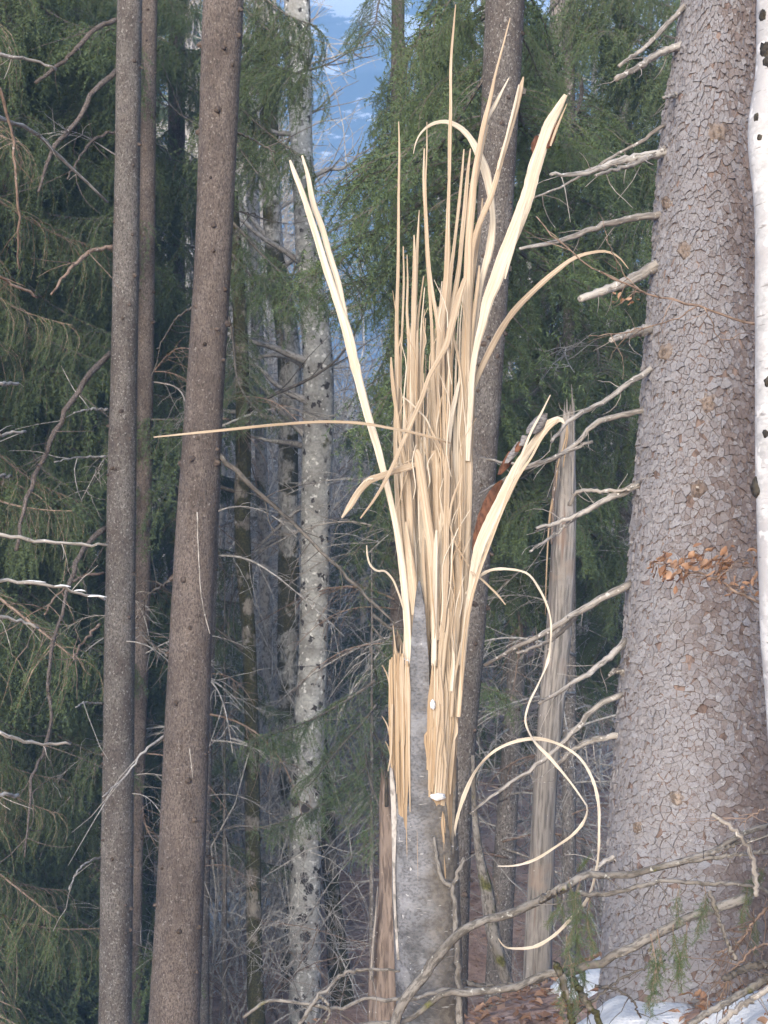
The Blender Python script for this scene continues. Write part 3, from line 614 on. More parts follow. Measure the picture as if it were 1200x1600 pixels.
def shell(rows, mat, name, R, off=0.0, thick=.006, cols=9, label=None, curl=1.0):
    """rows: (py, left px, right px): a curved sheet of bark bulging towards the viewer"""
    r = np.array(rows, float); n = len(rows) * 4; c = catmull(np.column_stack([r[:, 1], r[:, 0], r[:, 2]]), n); c = c[:, [1, 0, 2]]
    mb = MB(); V = np.zeros((2, n, cols, 3)); fb = np.zeros((2, n, cols, 3))
    for i in range(n):
        py, a, b = c[i]; e = min(1, (b - a) / 14); a += e * 1.2 * nz(py * .11, 1.7); b += e * 1.6 * nz(py * .09, 9.1)
        for j in range(cols):
            s = j / (cols - 1); px = a + (b - a) * s; hx = (s - .5) * 2
            bul = math.sqrt(max(0, 1 - min(.95, (abs(hx) * M_((b - a) / 2, BD) / R) ** 2))) * R * curl
            for k in (0, 1):
                V[k, i, j] = P(px, py, BD + off - bul + k * thick); fb[k, i, j] = (M_(px - 600, BD), bul, M_(-py, BD))
    f = []; idx = lambda k, i, j: (k * n + i) * cols + j
    for i in range(n - 1):
        for j in range(cols - 1):
            f.append((idx(0, i, j), idx(0, i + 1, j), idx(0, i + 1, j + 1), idx(0, i, j + 1))); f.append((idx(1, i, j), idx(1, i, j + 1), idx(1, i + 1, j + 1), idx(1, i + 1, j)))
        f.append((idx(0, i, 0), idx(1, i, 0), idx(1, i + 1, 0), idx(0, i + 1, 0))); f.append((idx(0, i, cols - 1), idx(0, i + 1, cols - 1), idx(1, i + 1, cols - 1), idx(1, i, cols - 1)))
    for j in range(cols - 1):
        f.append((idx(0, 0, j), idx(0, 0, j + 1), idx(1, 0, j + 1), idx(1, 0, j))); f.append((idx(0, n - 1, j), idx(1, n - 1, j), idx(1, n - 1, j + 1), idx(0, n - 1, j + 1)))
    mb.add(V.reshape(-1, 3), f, None, fb.reshape(-1, 3)); o = part(name, mb, mat, beech)
    if label: o['label'] = label
    return o
shell([(750, 782, 786), (757, 773, 784), (770, 763, 780), (790, 753, 772), (815, 744, 760), (840, 739, 749), (860, 737, 740)], M['inner_bark'], 'torn_bark', .05, -.04, label='torn sheet of dark red brown inner bark')
shell([(705, 795, 803), (715, 789, 802), (730, 781, 795), (742, 777, 783)], M['inner_bark'], 'torn_bark', .02, -.13, label='curl of red brown inner bark')
shell([(646, 846, 856), (655, 834, 855), (668, 824, 850), (678, 822, 838)], M['strip_bark'], 'torn_bark', .03, -.20)
shell([(680, 816, 827), (690, 812, 825), (697, 811, 818)], M['strip_bark'], 'torn_bark', .02, -.18)
shell([(690, 808, 815), (704, 798, 812), (716, 791, 802), (724, 788, 794)], M['strip_bark'], 'torn_bark', .02, -.165)
shell([(690, 810, 818), (698, 805, 816), (706, 804, 810)], M['inner_bark'], 'torn_bark', .02, -.175)
shell([(212, 836, 843), (222, 831, 842), (234, 830, 838), (240, 832, 834)], M['inner_bark'], 'torn_bark', .02, -.20)
shell([(188, 868, 872), (205, 863, 870), (222, 856, 866), (232, 853, 858)], M['inner_bark'], 'torn_bark', .02, -.23)
# the split lip of bark down the left edge, the torn orange wound and the little twig on the right
shell([(1200, 609, 613), (1240, 610, 618), (1290, 612, 620), (1350, 613, 618), (1420, 615, 619), (1500, 620, 624)], M['beech_pale'], 'bark_lip', .05, -.02, label='pale split lip of bark down the left edge')
for k_ in range(9):
    x = 694 + rnd.uniform(-3, 5); y = rnd.uniform(1262, 1330); L_ = rnd.uniform(30, 80); o = -.125 + max(0, x - 690) * .004
    splinter([(x, y, 1.2), (x + rnd.uniform(-1, 1), y + L_ * .3, rnd.uniform(2, 4)), (x + 1, y + L_ * .7, rnd.uniform(2, 4)), (x + rnd.uniform(0, 3), y + L_, 1.2)], o, o, 'wood_orange', n=9)
mb, _ = branch_mb([(706, 1384), (693, 1378), (685, 1352), (680, 1325), (678, 1308)], BD - .14, 9, 4, n=14, wig=.002); part('side_twig', mb, M['lichen'], beech)
def snow_lump(label, px, py, d, w, h, dp=.05, seed=0):
    mb = MB(); nu, nv = 24, 14; b = P(px, py, d); V = []
    for i in range(nv + 1):
        f = i / nv * math.pi
        for j in range(nu):
            a = j / nu * 2 * math.pi; n = np.array((math.sin(f) * math.cos(a), math.sin(f) * math.sin(a), math.cos(f)))
            k = 1 + .30 * nz(n[0] * 1.9 + seed, n[1] * 1.9, n[2] * 1.9 + seed) + .10 * nz(n[0] * 5 + seed, n[1] * 5, n[2] * 5)
            V.append(n * k * np.array((M_(w, d) / 2, dp / 2, M_(h, d) / 2)))
    q = [(i * nu + j, (i + 1) * nu + j, (i + 1) * nu + (j + 1) % nu, i * nu + (j + 1) % nu) for i in range(nv) for j in range(nu)]
    mb.add(V, q); o = link('snow_clump', mb.mesh('snow_clump', M['snow']), None, Vector(b)); return tag(o, label, 'snow', 'snow caught on the broken beech', 'stuff')
snow_lump('white snow caught below the right splinters of the broken trunk', 684, 1245, BD - .13, 24, 11, .05, 3)
snow_lump('white snow caught on top of the left stub of broken trunk', 635, 1034, BD - .08, 13, 12, .04, 4)
snow_lump('thin wedge of snow caught between the right splinters', 676, 1101, BD - .145, 8, 15, .02, 8)

# ================================================================== THE BIG SPRUCE ON THE RIGHT
GD = 7.0
G_rows = [(-160, 1084, 1178), (0, 1068, 1182), (200, 1037, 1186), (400, 1021, 1190), (600, 1006, 1193), (800, 991, 1198), (1000, 976, 1204), (1200, 961, 1214), (1400, 948, 1226), (1550, 940, 1240), (1680, 925, 1262)]
gmb = trunk_mb(G_rows, GD, sides=72, n=180, lump=.0, fine=.004); GC = gmb.axis
gbase = GC[np.argmin(GC[:, 2]), :3]
big = thing('spruce_tree', 'massive scaly grey and red brown spruce trunk on the right', 'tree', gbase)
big_trunk = part('trunk', gmb, M['groove'], big)
def clip(poly, p, nrm):
    out = []; k = len(poly)
    for i in range(k):
        a, b = poly[i], poly[(i + 1) % k]; da = (a[0]-p[0])*nrm[0]+(a[1]-p[1])*nrm[1]; db = (b[0]-p[0])*nrm[0]+(b[1]-p[1])*nrm[1]
        if da <= 0: out.append(a)
        if da * db < 0: t = da / (da - db); out.append((a[0]+(b[0]-a[0])*t, a[1]+(b[1]-a[1])*t))
    return out
def bark_plates():
    r = random.Random(5); cw, ch = .0165, .037
    zlo, zhi = GC[:, 2].min() + .02, GC[:, 2].max() - .02; rowsn = int((zhi - zlo) / ch); Rm = .31
    a0, a1 = math.radians(158), math.radians(382); cols = int((a1 - a0) * Rm / cw)
    seeds = {}
    for i in range(-1, rowsn + 1):
        for j in range(-1, cols + 1):
            if r.random() < .20: continue
            seeds[i, j] = ((j + .5 + (.5 if i % 2 else 0) * .5 + r.uniform(-.55, .55)) * cw, (i + .5 + r.uniform(-.6, .6)) * ch)
    plates = []
    for i in range(rowsn):
        for j in range(cols):
            if (i, j) not in seeds: continue
            s = seeds[i, j]; poly = [(s[0]-.07, s[1]-.10), (s[0]+.07, s[1]-.10), (s[0]+.07, s[1]+.10), (s[0]-.07, s[1]+.10)]
            for di in (-2, -1, 0, 1, 2):
                for dj in (-2, -1, 0, 1, 2):
                    q = seeds.get((i + di, j + dj))
                    if q is None or (di == 0 and dj == 0): continue
                    m = ((s[0]+q[0])/2, (s[1]+q[1])/2); poly = clip(poly, m, (q[0]-s[0], q[1]-s[1]))
                    if len(poly) < 3: break
                if len(poly) < 3: break
            if len(poly) < 3 or r.random() < .012: continue
            out = []
            for k in range(len(poly)):
                a, b = poly[k], poly[(k + 1) % len(poly)]
                for t in (0, .5):
                    x, y = a[0]+(b[0]-a[0])*t, a[1]+(b[1]-a[1])*t
                    out.append((x + .008 * nz(x * 50, y * 34) + .0036 * nz(x * 120, y * 100, 4), y + .010 * nz(x * 50 + 50, y * 34) + .0036 * nz(x * 120 + 50, y * 100, 4)))
            cx = sum(p[0] for p in out)/len(out); cy = sum(p[1] for p in out)/len(out); gx = r.uniform(.88, 1.03); gy = r.uniform(.91, 1.04)
            o2 = [(cx + (x-cx)*gx*r.uniform(.96, 1.03), cy + (y-cy)*gy*r.uniform(.97, 1.02)) for x, y in out]
            hgt = r.choice((r.uniform(.002, .006), r.uniform(.003, .013))); tx, ty = r.uniform(-.22, .30), r.uniform(-.26, .04)
            V = []; FB = []
            def onto(x, y, h):
                z = zlo + y; c = axis_at(GC, z); a = a0 + x / Rm; rr = c[3] + h
                V.append((c[0] + math.cos(a) * rr, c[1] + math.sin(a) * rr, z)); FB.append((x + 3, h, z))
            k = len(o2)
            for x, y in o2: onto(x, y, -.004)
            for x, y in o2: onto(cx + (x-cx)*.97, cy + (y-cy)*.97, hgt*.95 + (x-cx)*tx + (y-cy)*ty)
            onto(cx, cy, hgt)
            q = []
            for a in range(k):
                b = (a + 1) % k; q += [(a, b, k + b, k + a)]
            t = [(k + a, k + (a + 1) % k, 2*k) for a in range(k)]
            ang = a0 + cx / Rm; z = zlo + cy
            tone = float(np.clip(smooth(-.5, .7, math.cos(ang) - .05 + .6 * nz(cx * 3, z * 1.3) + r.uniform(-.5, .5)), 0, 1))  # angle term partly puts the light from the left into plate colour
            plates.append((V, q, t, FB, tone, -math.sin(ang) * k + r.random()))
    order = sorted(range(len(plates)), key=lambda i: -plates[i][5])
    vis = [i for i in order if min(v[2] for v in plates[i][0]) > -.15 and max(v[2] for v in plates[i][0]) < 3.95]
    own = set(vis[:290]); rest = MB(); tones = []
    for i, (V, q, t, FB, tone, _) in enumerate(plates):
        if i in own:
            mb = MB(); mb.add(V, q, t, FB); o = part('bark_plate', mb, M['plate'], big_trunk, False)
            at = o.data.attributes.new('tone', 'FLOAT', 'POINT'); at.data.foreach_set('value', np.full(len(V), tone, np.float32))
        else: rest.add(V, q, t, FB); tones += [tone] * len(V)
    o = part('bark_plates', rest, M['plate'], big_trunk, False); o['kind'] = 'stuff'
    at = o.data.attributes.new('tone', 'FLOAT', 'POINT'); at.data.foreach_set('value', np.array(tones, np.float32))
bark_plates()
GB = [ # dead branches on its left side: (line, root w, tip w, depth tip, twigs)
 ([(1072, 8), (1045, 35), (1010, 72), (967, 104)], 8, 5, 6.7, 0), ([(1070, 70), (1030, 84), (1000, 103), (962, 124)], 12, 8, 6.7, 0),
 ([(1062, 146), (1050, 150), (1036, 153)], 9, 4, 6.75, 0), ([(1048, 236), (1010, 243), (960, 254), (915, 270), (860, 273)], 14, 5, 6.6, 4), ([(1045, 228), (1005, 250), (970, 262), (930, 274)], 9, 4, 6.55, 2),
 ([(1040, 195), (990, 227), (935, 258), (880, 290), (830, 312)], 5, 3, 6.7, 1), ([(1040, 334), (985, 342), (930, 356), (870, 378), (812, 389)], 11, 5, 6.6, 2),
 ([(1030, 412), (985, 437), (950, 452), (906, 467)], 17, 10, 6.7, 1), ([(1022, 514), (985, 521), (955, 532)], 15, 8, 6.7, 1), ([(1034, 566), (990, 594), (940, 630), (890, 657), (862, 690)], 9, 5, 6.5, 3),
 ([(1004, 642), (970, 650), (935, 658), (905, 690), (868, 715), (815, 735), (748, 772)], 9, 3, 6.9, 6), ([(925, 690), (880, 708), (830, 725), (748, 715)], 5, 3, 6.75, 2),
 ([(1000, 758), (960, 775), (915, 798), (875, 815), (838, 826)], 11, 5, 6.8, 3), ([(905, 802), (870, 832), (828, 862)], 6, 3, 6.7, 1), ([(890, 790), (900, 770), (940, 768), (985, 765)], 6, 5, 6.9, 2),
 ([(985, 912), (940, 935), (895, 962), (850, 990), (800, 1015), (756, 1040)], 12, 5, 6.7, 3), ([(900, 965), (860, 1000), (808, 1020)], 7, 4, 6.65, 1), ([(978, 1000), (945, 1033), (900, 1065), (842, 1100)], 10, 5, 6.6, 3),
 ([(972, 1085), (932, 1104), (890, 1150), (840, 1195), (790, 1228), (735, 1272)], 9, 4, 6.6, 8), ([(970, 1148), (925, 1158), (895, 1172), (868, 1200)], 10, 5, 6.9, 3), ([(985, 1328), (945, 1347), (912, 1368)], 9, 5, 6.8, 0),
 ([(975, 1052), (962, 1048), (952, 1055)], 9, 5, 6.9, 0)]
for i, (pp, w0, w1, d1, tw) in enumerate(GB):
    mb, _ = branch_mb(pp, GD - .04, w0 * 1.15, w1 * 1.1, d1, 9, 26, .0022, tw + 3, seed=i, jag=.07); part('dead_branch', mb, M['dead_pale' if i in (7, 8, 3) else 'dead'], big)
def knot(px, py, size, mat='knotwood', parent=big_trunk, d=GD):
    """a ring-shaped branch scar on the visible side of the big trunk"""
    z = P(px, py, d)[2]; c = axis_at(GC, z); dx = P(px, py, d)[0] - c[0]
    a = -math.acos(max(-1, min(1, dx / c[3]))); n = np.array((math.cos(a), math.sin(a), 0)); b = np.array((c[0], c[1], z)) + n * (c[3] + .002)
    u = np.array((-n[1], n[0], 0)); w = np.array((0, 0, 1.)); mb = MB(); R = M_(size, d) / 2
    k = 22; th = np.arange(k) / k * 2 * math.pi; V = []; sd_ = px * .37
    for rr, h in ((1.6, -.010), (1.2, .004), (.9, .014), (.62, .017), (.42, .010), (.25, .016), (.0, .018)):
        for t_ in th:
            f = 1 + .45 * nz(math.cos(t_) * 1.6 + sd_, math.sin(t_) * 1.6, rr) + .2 * nz(math.cos(t_) * 5 + sd_, math.sin(t_) * 5, rr * 3)
            V.append(b + (u * math.cos(t_) + w * math.sin(t_) * 1.1) * R * rr * f + n * (h + .004 * nz(math.cos(t_) * 3 + sd_, math.sin(t_) * 3, rr * 4)))
    q = [(i * k + j, (i + 1) * k + j, (i + 1) * k + (j + 1) % k, i * k + (j + 1) % k) for i in range(6) for j in range(k)]
    mb.add(V, q); part('knot', mb, M[mat], parent)
for kx, ky, ks in ((1107, 225, 22), (1058, 405, 18), (1088, 640, 22), (1072, 770, 20), (1036, 325, 16), (1030, 560, 20), (1168, 410, 16), (1038, 1230, 16), (985, 1280, 14)): knot(kx, ky, ks)

# ================================================================== BIRCH ON THE RIGHT EDGE
birch, BC = tree('birch_tree', 'white birch trunk with black knots cut by the right edge', 'tree',
   [(-150, 1188, 1268), (0, 1183, 1268), (120, 1180, 1268), (200, 1169, 1262), (235, 1170, 1262), (300, 1177, 1270), (500, 1180, 1275), (760, 1182, 1278), (900, 1186, 1284), (1000, 1189, 1290), (1100, 1197, 1300), (1300, 1208, 1318), (1620, 1222, 1345)], 5.6, 'birch', sides=36, n=120, lump=.02)
mb = MB(); b0 = P(1186, 765, 5.6); mb.tube(catmull([b0 + np.array((.05, .0, .03)), b0, b0 + np.array((-.014, -.03, -.01))], 6), np.array([.055, .05, .045, .036, .024, .008]), 14, wob=.07); part('knot', mb, M['knot'], birch)
for kx, ky, ks in ((1187, 30, .016), (1190, 85, .022), (1194, 105, .018), (1176, 190, .012), (1180, 222, .010), (1192, 600, .014), (1190, 680, .012)):
    b0 = P(kx, ky, 5.60); c = axis_at(BC, b0[2]); a = -math.acos(max(-1, min(1, (b0[0] - c[0]) / c[3]))); n = np.array((math.cos(a), math.sin(a), 0)); s = np.array((c[0], c[1], b0[2])) + n * c[3] * .97
    mb = MB(); mb.tube([s, s + n * .004, s + n * .008], np.array([1.4, 1.1, .5]) * ks, 10, wob=.12); part('black_scar', mb, M['knot'], trunk_of(birch))

# ================================================================== SPRUCES ON THE LEFT
t1, c1 = tree('spruce_tree', 'tall straight brown spruce trunk, thickest of those on the left', 'tree',
   [(-200, 330, 388), (0, 318, 380), (400, 304, 362), (800, 277, 340), (1200, 254, 325), (1600, 232, 311), (1900, 212, 300)], 9.5, 'spruce', sides=40, n=200, lump=.05, fine=.02, seed=1.)
t2, c2 = tree('spruce_tree', 'slimmer grey spruce trunk left of the thickest brown one', 'tree',
   [(-200, 186, 224), (0, 183, 222), (400, 177, 217), (800, 167, 212), (1200, 160, 209), (1600, 154, 206), (1850, 148, 204)], 11.0, 'spruce_grey', sides=34, n=180, lump=.05, fine=.02, seed=2.)
t3, c3 = tree('spruce_tree', 'thin dark spruce trunk in the shade close behind the slim grey one', 'tree',
   [(-200, 226, 250), (0, 222, 246), (500, 216, 241), (1000, 208, 233), (1300, 203, 224), (1750, 196, 220)], 12.6, 'spruce', sides=24, n=120, seed=3.)
t4, c4 = tree('spruce_tree', 'grey spruce trunk peeking out behind the thickest left trunk low down', 'tree',
   [(-100, 352, 372), (500, 330, 354), (1000, 312, 336), (1300, 302, 329), (1600, 298, 327), (1760, 296, 328)], 12.8, 'spruce_grey', sides=24, n=110, seed=4.)
stubs(t1, c1, 46, 1, (-1.4, 5)); stubs(t2, c2, 36, 2, (-1.8, 5.4), (.007, .014), (.005, .018)); stubs(t3, c3, 14, 3, (-1.5, 6), (.007, .014), (.005, .018)); stubs(t4, c4, 10, 4, (-1.5, 2), (.006, .012), (.01, .04))
LBR = [ # dead, drooping branches of the slim trunk: brown curved limbs
 (t2, [(185, 30), (150, 45), (110, 85), (55, 130)], 11, 8, 10.6, 3, 'spruce'), (t2, [(183, 110), (150, 140), (120, 190), (85, 230), (60, 300)], 13, 7, 10.4, 4, 'spruce'),
 (t2, [(182, 205), (150, 215), (125, 245), (105, 280)], 7, 4, 10.6, 3, 'spruce'), (t2, [(178, 385), (140, 395), (110, 420), (80, 460)], 10, 5, 10.5, 4, 'twig_brown'),
 (t2, [(172, 552), (140, 585), (105, 640), (75, 700), (45, 770), (25, 860)], 13, 8, 10.0, 8, 'spruce'), (t2, [(168, 640), (140, 640), (115, 645)], 6, 3, 10.6, 2, 'twig'),
 (t2, [(165, 713), (125, 715), (85, 722)], 5, 3, 10.5, 2, 'twig'), (t2, [(165, 825), (135, 850), (115, 890), (95, 960), (78, 1030), (75, 1080)], 11, 7, 10.0, 7, 'spruce'), (t2, [(75, 1080), (80, 1120), (70, 1170), (50, 1215), (45, 1280), (38, 1340)], 9, 4, 9.9, 12, 'spruce'),
 (t2, [(162, 895), (120, 905), (85, 935), (70, 960)], 6, 4, 10.4, 4, 'twig_brown'), (t2, [(160, 1100), (135, 1098), (118, 1105)], 5, 3, 10.6, 1, 'twig'),
 (t2, [(158, 1340), (140, 1345), (120, 1362), (108, 1390)], 5, 3, 10.5, 2, 'twig'), (t2, [(156, 975), (125, 1010), (110, 1040)], 7, 3, 10.5, 4, 'twig_brown'),
 (t1, [(258, 1148), (225, 1175), (190, 1220), (160, 1245)], 6, 3, 9.0, 2, 'twig'), (t1, [(262, 1025), (235, 1005), (215, 985)], 6, 3, 9.9, 3, 'twig_dark'),
 (t1, [(270, 905), (245, 920), (222, 940)], 6, 3, 9.9, 4, 'twig_dark'), (t1, [(342, 708), (400, 765), (450, 810), (500, 860), (560, 920), (620, 978)], 12, 5, 9.0, 9, 'twig_dark'),
 (t1, [(368, 208), (392, 216), (430, 240)], 5, 3, 9.7, 2, 'twig_dark'), (t1, [(355, 330), (390, 333), (420, 345)], 4, 2, 9.8, 2, 'twig_dark'),
 (t1, [(308, 800), (310, 860), (312, 900), (318, 950), (328, 990)], 2.4, 2, 9.3, 0, 'dead_pale'), (t1, [(296, 1170), (299, 1195), (301, 1215)], 2.5, 2, 9.3, 0, 'dead_pale'),
 (t1, [(300, 480), (275, 500), (245, 545)], 5, 3, 10, 4, 'twig_dark')]
for i, (par, pp, w0, w1, d1, tw, mt) in enumerate(LBR):
    d0 = 9.5 if par is t1 else 11.0
    if mt == 'dead_pale': d0 = d1
    mb, _ = branch_mb(pp, d0, w0 * .75, w1 * .7, d1, 7, 20, .001 if mt == 'dead_pale' else .004, tw, (.15, .6), .0035, seed=200 + i); part('dead_branch', mb, M[mt], par)
# a spruce outside the left edge whose pale dead branches reach into view
tl, cl = tree('spruce_tree', 'spruce just outside the left edge, only its pale dead branches in view', 'tree',
   [(-300, -110, -60), (400, -116, -58), (1000, -124, -60), (1700, -135, -60)], 8.0, 'spruce', sides=24, n=80, seed=5.)
for i, (pp, w0, w1) in enumerate([([(-70, 70), (0, 87), (42, 91), (88, 109)], 8, 4), ([(-70, 170), (0, 184), (50, 205), (100, 250), (168, 316)], 9, 4), ([(-70, 420), (0, 434), (58, 465)], 7, 4),
     ([(-70, 596), (0, 599), (28, 599)], 7, 5), ([(-70, 690), (0, 679), (40, 674)], 7, 4), ([(-70, 738), (0, 743), (18, 744)], 6, 4), ([(-70, 825), (0, 838), (80, 847), (168, 852)], 8, 4),
     ([(-70, 940), (0, 962), (60, 982)], 8, 4), ([(-70, 1135), (0, 1148), (50, 1160), (110, 1163)], 8, 4), ([(-70, 1240), (0, 1242), (28, 1242)], 7, 6), ([(-70, 890), (0, 905), (80, 915), (164, 937)], 7, 4),
     ([(-60, 130), (0, 140), (12, 180), (22, 250), (28, 330), (30, 420)], 6, 3)]):
    mb, p = branch_mb(pp, 8.0, w0, w1, 8.4 if i != 1 else 9.6, 7, 18, .005, 2, (.08, .3), .0025, seed=300 + i, frac=(.5, 1)); part('dead_branch', mb, M['dead_pale' if i not in (2, 11) else 'twig_brown'], tl)
for k, (x, y, L) in enumerate(((50, 911, 44), (98, 918, 26), (125, 925, 18), (152, 934, 30))):
    mb = MB(); mb.tube(catmull([P(x - L / 2, y - 2, 8.24), P(x, y - 3, 8.25), P(x + L / 2, y - 1, 8.26)], 6), np.array([.002, .0065, .007, .0065, .006, .002]), 7, wob=.15, squash=.7)
    o = part('snow_streak', mb, M['snow'], None); tag(o, 'thin streak of snow lying along a dead branch at far left', 'snow', 'snow streaks on the dead branch', 'stuff')
# dense drooping spruces behind them
def screen_spruce(label, cx, d, w, zr, step, kind, lens, seed, mat='spruce', drop=(.15, .55), group=None, az=None, curve=0, top=None):
    rows = [(-500, cx + 6, cx + w * .8 + 6), (300, cx + curve, cx + w * .9 + curve), (900, cx, cx + w), (1900, cx - 6, cx + w)]
    if top is not None: yt = 900 - (top - CAM_Z) * F_PX / d; rows = [(yt, cx + w * .45, cx + w * .55), ((yt + 1900) / 2, cx + w * .2, cx + w * .8), (1900, cx, cx + w)]
    t, c = tree('spruce_tree', label, 'tree', rows, d, mat, group, sides=16, n=40, seed=seed)
    spray_boughs(t, c, zr, step, kind, lens, drop, seed=seed, az_range=az); return t, c
screen_spruce('spruce with a dense hanging green curtain at the far left edge', -10, 13.0, 40, (-1.9, 6.8), .075, 'hang', (1.0, 1.7), 51, az=(math.pi * .85, math.pi * 2.25))
screen_spruce('spruce with thin brown hanging twigs behind the slim grey trunk', 105, 14.4, 30, (-1.9, 7.2), .075, 'hang', (.9, 1.6), 52, az=(math.pi * .9, math.pi * 2.1))
screen_spruce('spruce with drooping green boughs seen between the two big left trunks', 262, 15.5, 30, (2.0, 7.5), .14, 'hang', (.5, .95), 53)
screen_spruce('spruce with ragged sparse twigs close to the left edge', -70, 11.6, 20, (-1.6, 5.8), .15, 'sparse', (.8, 1.4), 54)
screen_spruce('shaded spruce deep behind the left curtain of boughs', -20, 18.0, 40, (-1.5, 9.0), .10, 'far', (1.4, 2.2), 55)
screen_spruce('shaded spruce deep behind the slim grey trunk on the left', 70, 19.5, 40, (-1.4, 9.5), .11, 'far', (1.0, 1.6), 56)

# ================================================================== SPRUCES BEHIND THE BROKEN BEECH
t5, c5 = tree('spruce_tree', 'grey brown spruce trunk standing right behind the splinters', 'tree',
   [(-200, 768, 828), (0, 759, 820), (200, 751, 809), (500, 741, 791), (700, 733, 778), (1000, 715, 757), (1200, 700, 741), (1400, 690, 734), (1750, 680, 728)], 9.0, 'spruce_grey', sides=36, n=170, seed=6.)
stubs(t5, c5, 30, 6, (-.6, 4.8), (.007, .015), (.005, .018))
for k, (a, b, kd) in enumerate([((770, 90), (530, 330), 'flat'), ((765, 170), (520, 400), 'flat'), ((758, 250), (560, 420), 'flat'), ((756, 140), (620, 215), 'flat'), 
      ((775, -60), (640, 60), 'hang'), ((765, 60), (690, 130), 'hang'), ((760, 300), (690, 420), 'hang'), ((765, -120), (690, 10), 'hang'), ((800, 20), (870, 130), 'flat'), ((800, 120), (880, 210), 'flat'), ((790, 300), (870, 420), 'flat'), ((740, 420), (640, 560), 'flat')]):
    dd = 9.5 + (k % 4) * .6
    pa = axis_at(c5, P(a[0], a[1], 9.0)[2]); p1 = P(b[0], b[1], dd); place_bough(t5, pa[:3], p1, kd)
t6, c6 = screen_spruce('spruce with long drooping boughs against the blue gap', 610, 13.5, 24, (4.0, 4.1), 1, 'flat', (.5, .6), 61)
for k, (a, b, kd) in enumerate([((628, -60), (560, 40), 'flat'), ((630, 90), (540, 300), 'flat'), ((628, 180), (545, 400), 'flat'), ((628, 120), (700, 260), 'flat'), ((628, 200), (720, 380), 'flat'),
      ((628, 330), (705, 470), 'flat'), ((625, 460), (560, 620), 'flat'), ((625, 520), (690, 660), 'flat'), ((625, 600), (540, 780), 'flat'), ((625, 640), (550, 860), 'flat'), ((625, 700), (700, 860), 'flat'), ((625, 760), (555, 930), 'flat'),
      ((628, 240), (650, 420), 'hang'), ((628, 60), (640, 240), 'hang')]):
    place_bough(t6, axis_at(c6, P(a[0], a[1], 13.5)[2])[:3], P(b[0], b[1], 13.5 + rnd.uniform(-.9, .5)), kd)
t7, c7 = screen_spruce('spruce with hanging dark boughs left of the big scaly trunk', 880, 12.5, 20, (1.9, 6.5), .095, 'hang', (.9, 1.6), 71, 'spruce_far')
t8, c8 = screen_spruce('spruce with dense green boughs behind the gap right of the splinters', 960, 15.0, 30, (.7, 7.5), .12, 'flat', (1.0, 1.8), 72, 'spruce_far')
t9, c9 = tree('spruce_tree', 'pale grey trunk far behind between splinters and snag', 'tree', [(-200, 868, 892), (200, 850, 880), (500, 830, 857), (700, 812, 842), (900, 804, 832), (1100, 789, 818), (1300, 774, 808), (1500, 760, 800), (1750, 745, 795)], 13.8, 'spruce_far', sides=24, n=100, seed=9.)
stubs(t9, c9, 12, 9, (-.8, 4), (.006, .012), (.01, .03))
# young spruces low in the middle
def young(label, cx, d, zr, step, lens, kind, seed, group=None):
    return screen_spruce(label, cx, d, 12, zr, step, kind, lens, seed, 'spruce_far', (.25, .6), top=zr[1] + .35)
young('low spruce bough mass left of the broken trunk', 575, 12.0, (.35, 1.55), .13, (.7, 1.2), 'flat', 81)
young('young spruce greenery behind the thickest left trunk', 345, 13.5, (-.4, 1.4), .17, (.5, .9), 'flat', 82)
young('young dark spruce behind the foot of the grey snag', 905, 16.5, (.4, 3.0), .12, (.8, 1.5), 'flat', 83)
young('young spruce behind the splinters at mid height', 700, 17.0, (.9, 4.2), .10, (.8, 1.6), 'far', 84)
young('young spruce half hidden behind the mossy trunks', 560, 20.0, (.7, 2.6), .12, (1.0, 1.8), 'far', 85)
# boughs from the brown spruce that reach right over the grey beeches
for a, b, kd in (((360, 430), (520, 395), 'flat'), ((372, 40), (500, 110), 'hang'), ((372, 120), (470, 230), 'hang'), ((366, 330), (520, 450), 'flat'), ((372, -60), (510, 30), 'hang'), ((365, 30), (450, 120), 'hang'), ((370, -30), (470, 60), 'hang'), ((372, 90), (400, 260), 'hang'), ((360, 480), (420, 640), 'flat'), ((355, 380), (470, 470), 'flat')):
    place_bough(t4, axis_at(c4, P(a[0], a[1], 12.8)[2])[:3], P(b[0], b[1], 12.2), kd)

# ================================================================== GREY AND MOSSY BEECHES
def limbs(t, c, n, seed, zr, ls=(.6, 1.8), mat='twig', px_az=None, tw=9, rfrac=.28):
    r = random.Random(seed); g = np.random.default_rng(seed)
    for k in range(n):
        z = r.uniform(*zr); x, y, _, R = axis_at(c, z); a = r.uniform(*(px_az or (0, 2 * math.pi))); L = r.uniform(*ls)
        d = np.array((math.cos(a), math.sin(a) * .7, r.uniform(.1, .8))); p = [np.array((x, y, z))]
        for s in range(7): d = d + g.normal(size=3) * .22; d[2] += .02; p.append(p[-1] + d / np.linalg.norm(d) * L / 7)
        p = catmull(p, 16); mb = MB(); mb.tube(p, np.linspace(R * rfrac, .004, 16), 6, wob=.05)
        for _ in range(tw):
            i = r.randrange(3, 15); dd = (p[min(i + 1, 15)] - p[i]); dd = dd / np.linalg.norm(dd) + g.normal(size=3) * .7; q = [p[i]]; l = r.uniform(.2, .7)
            for s in range(5): dd = dd + g.normal(size=3) * .25; q.append(q[-1] + dd / np.linalg.norm(dd) * l / 5)
            mb.tube(q, np.linspace(.0055, .0018, 6), 4, caps=False)
        part('limb', mb, M[mat], t)
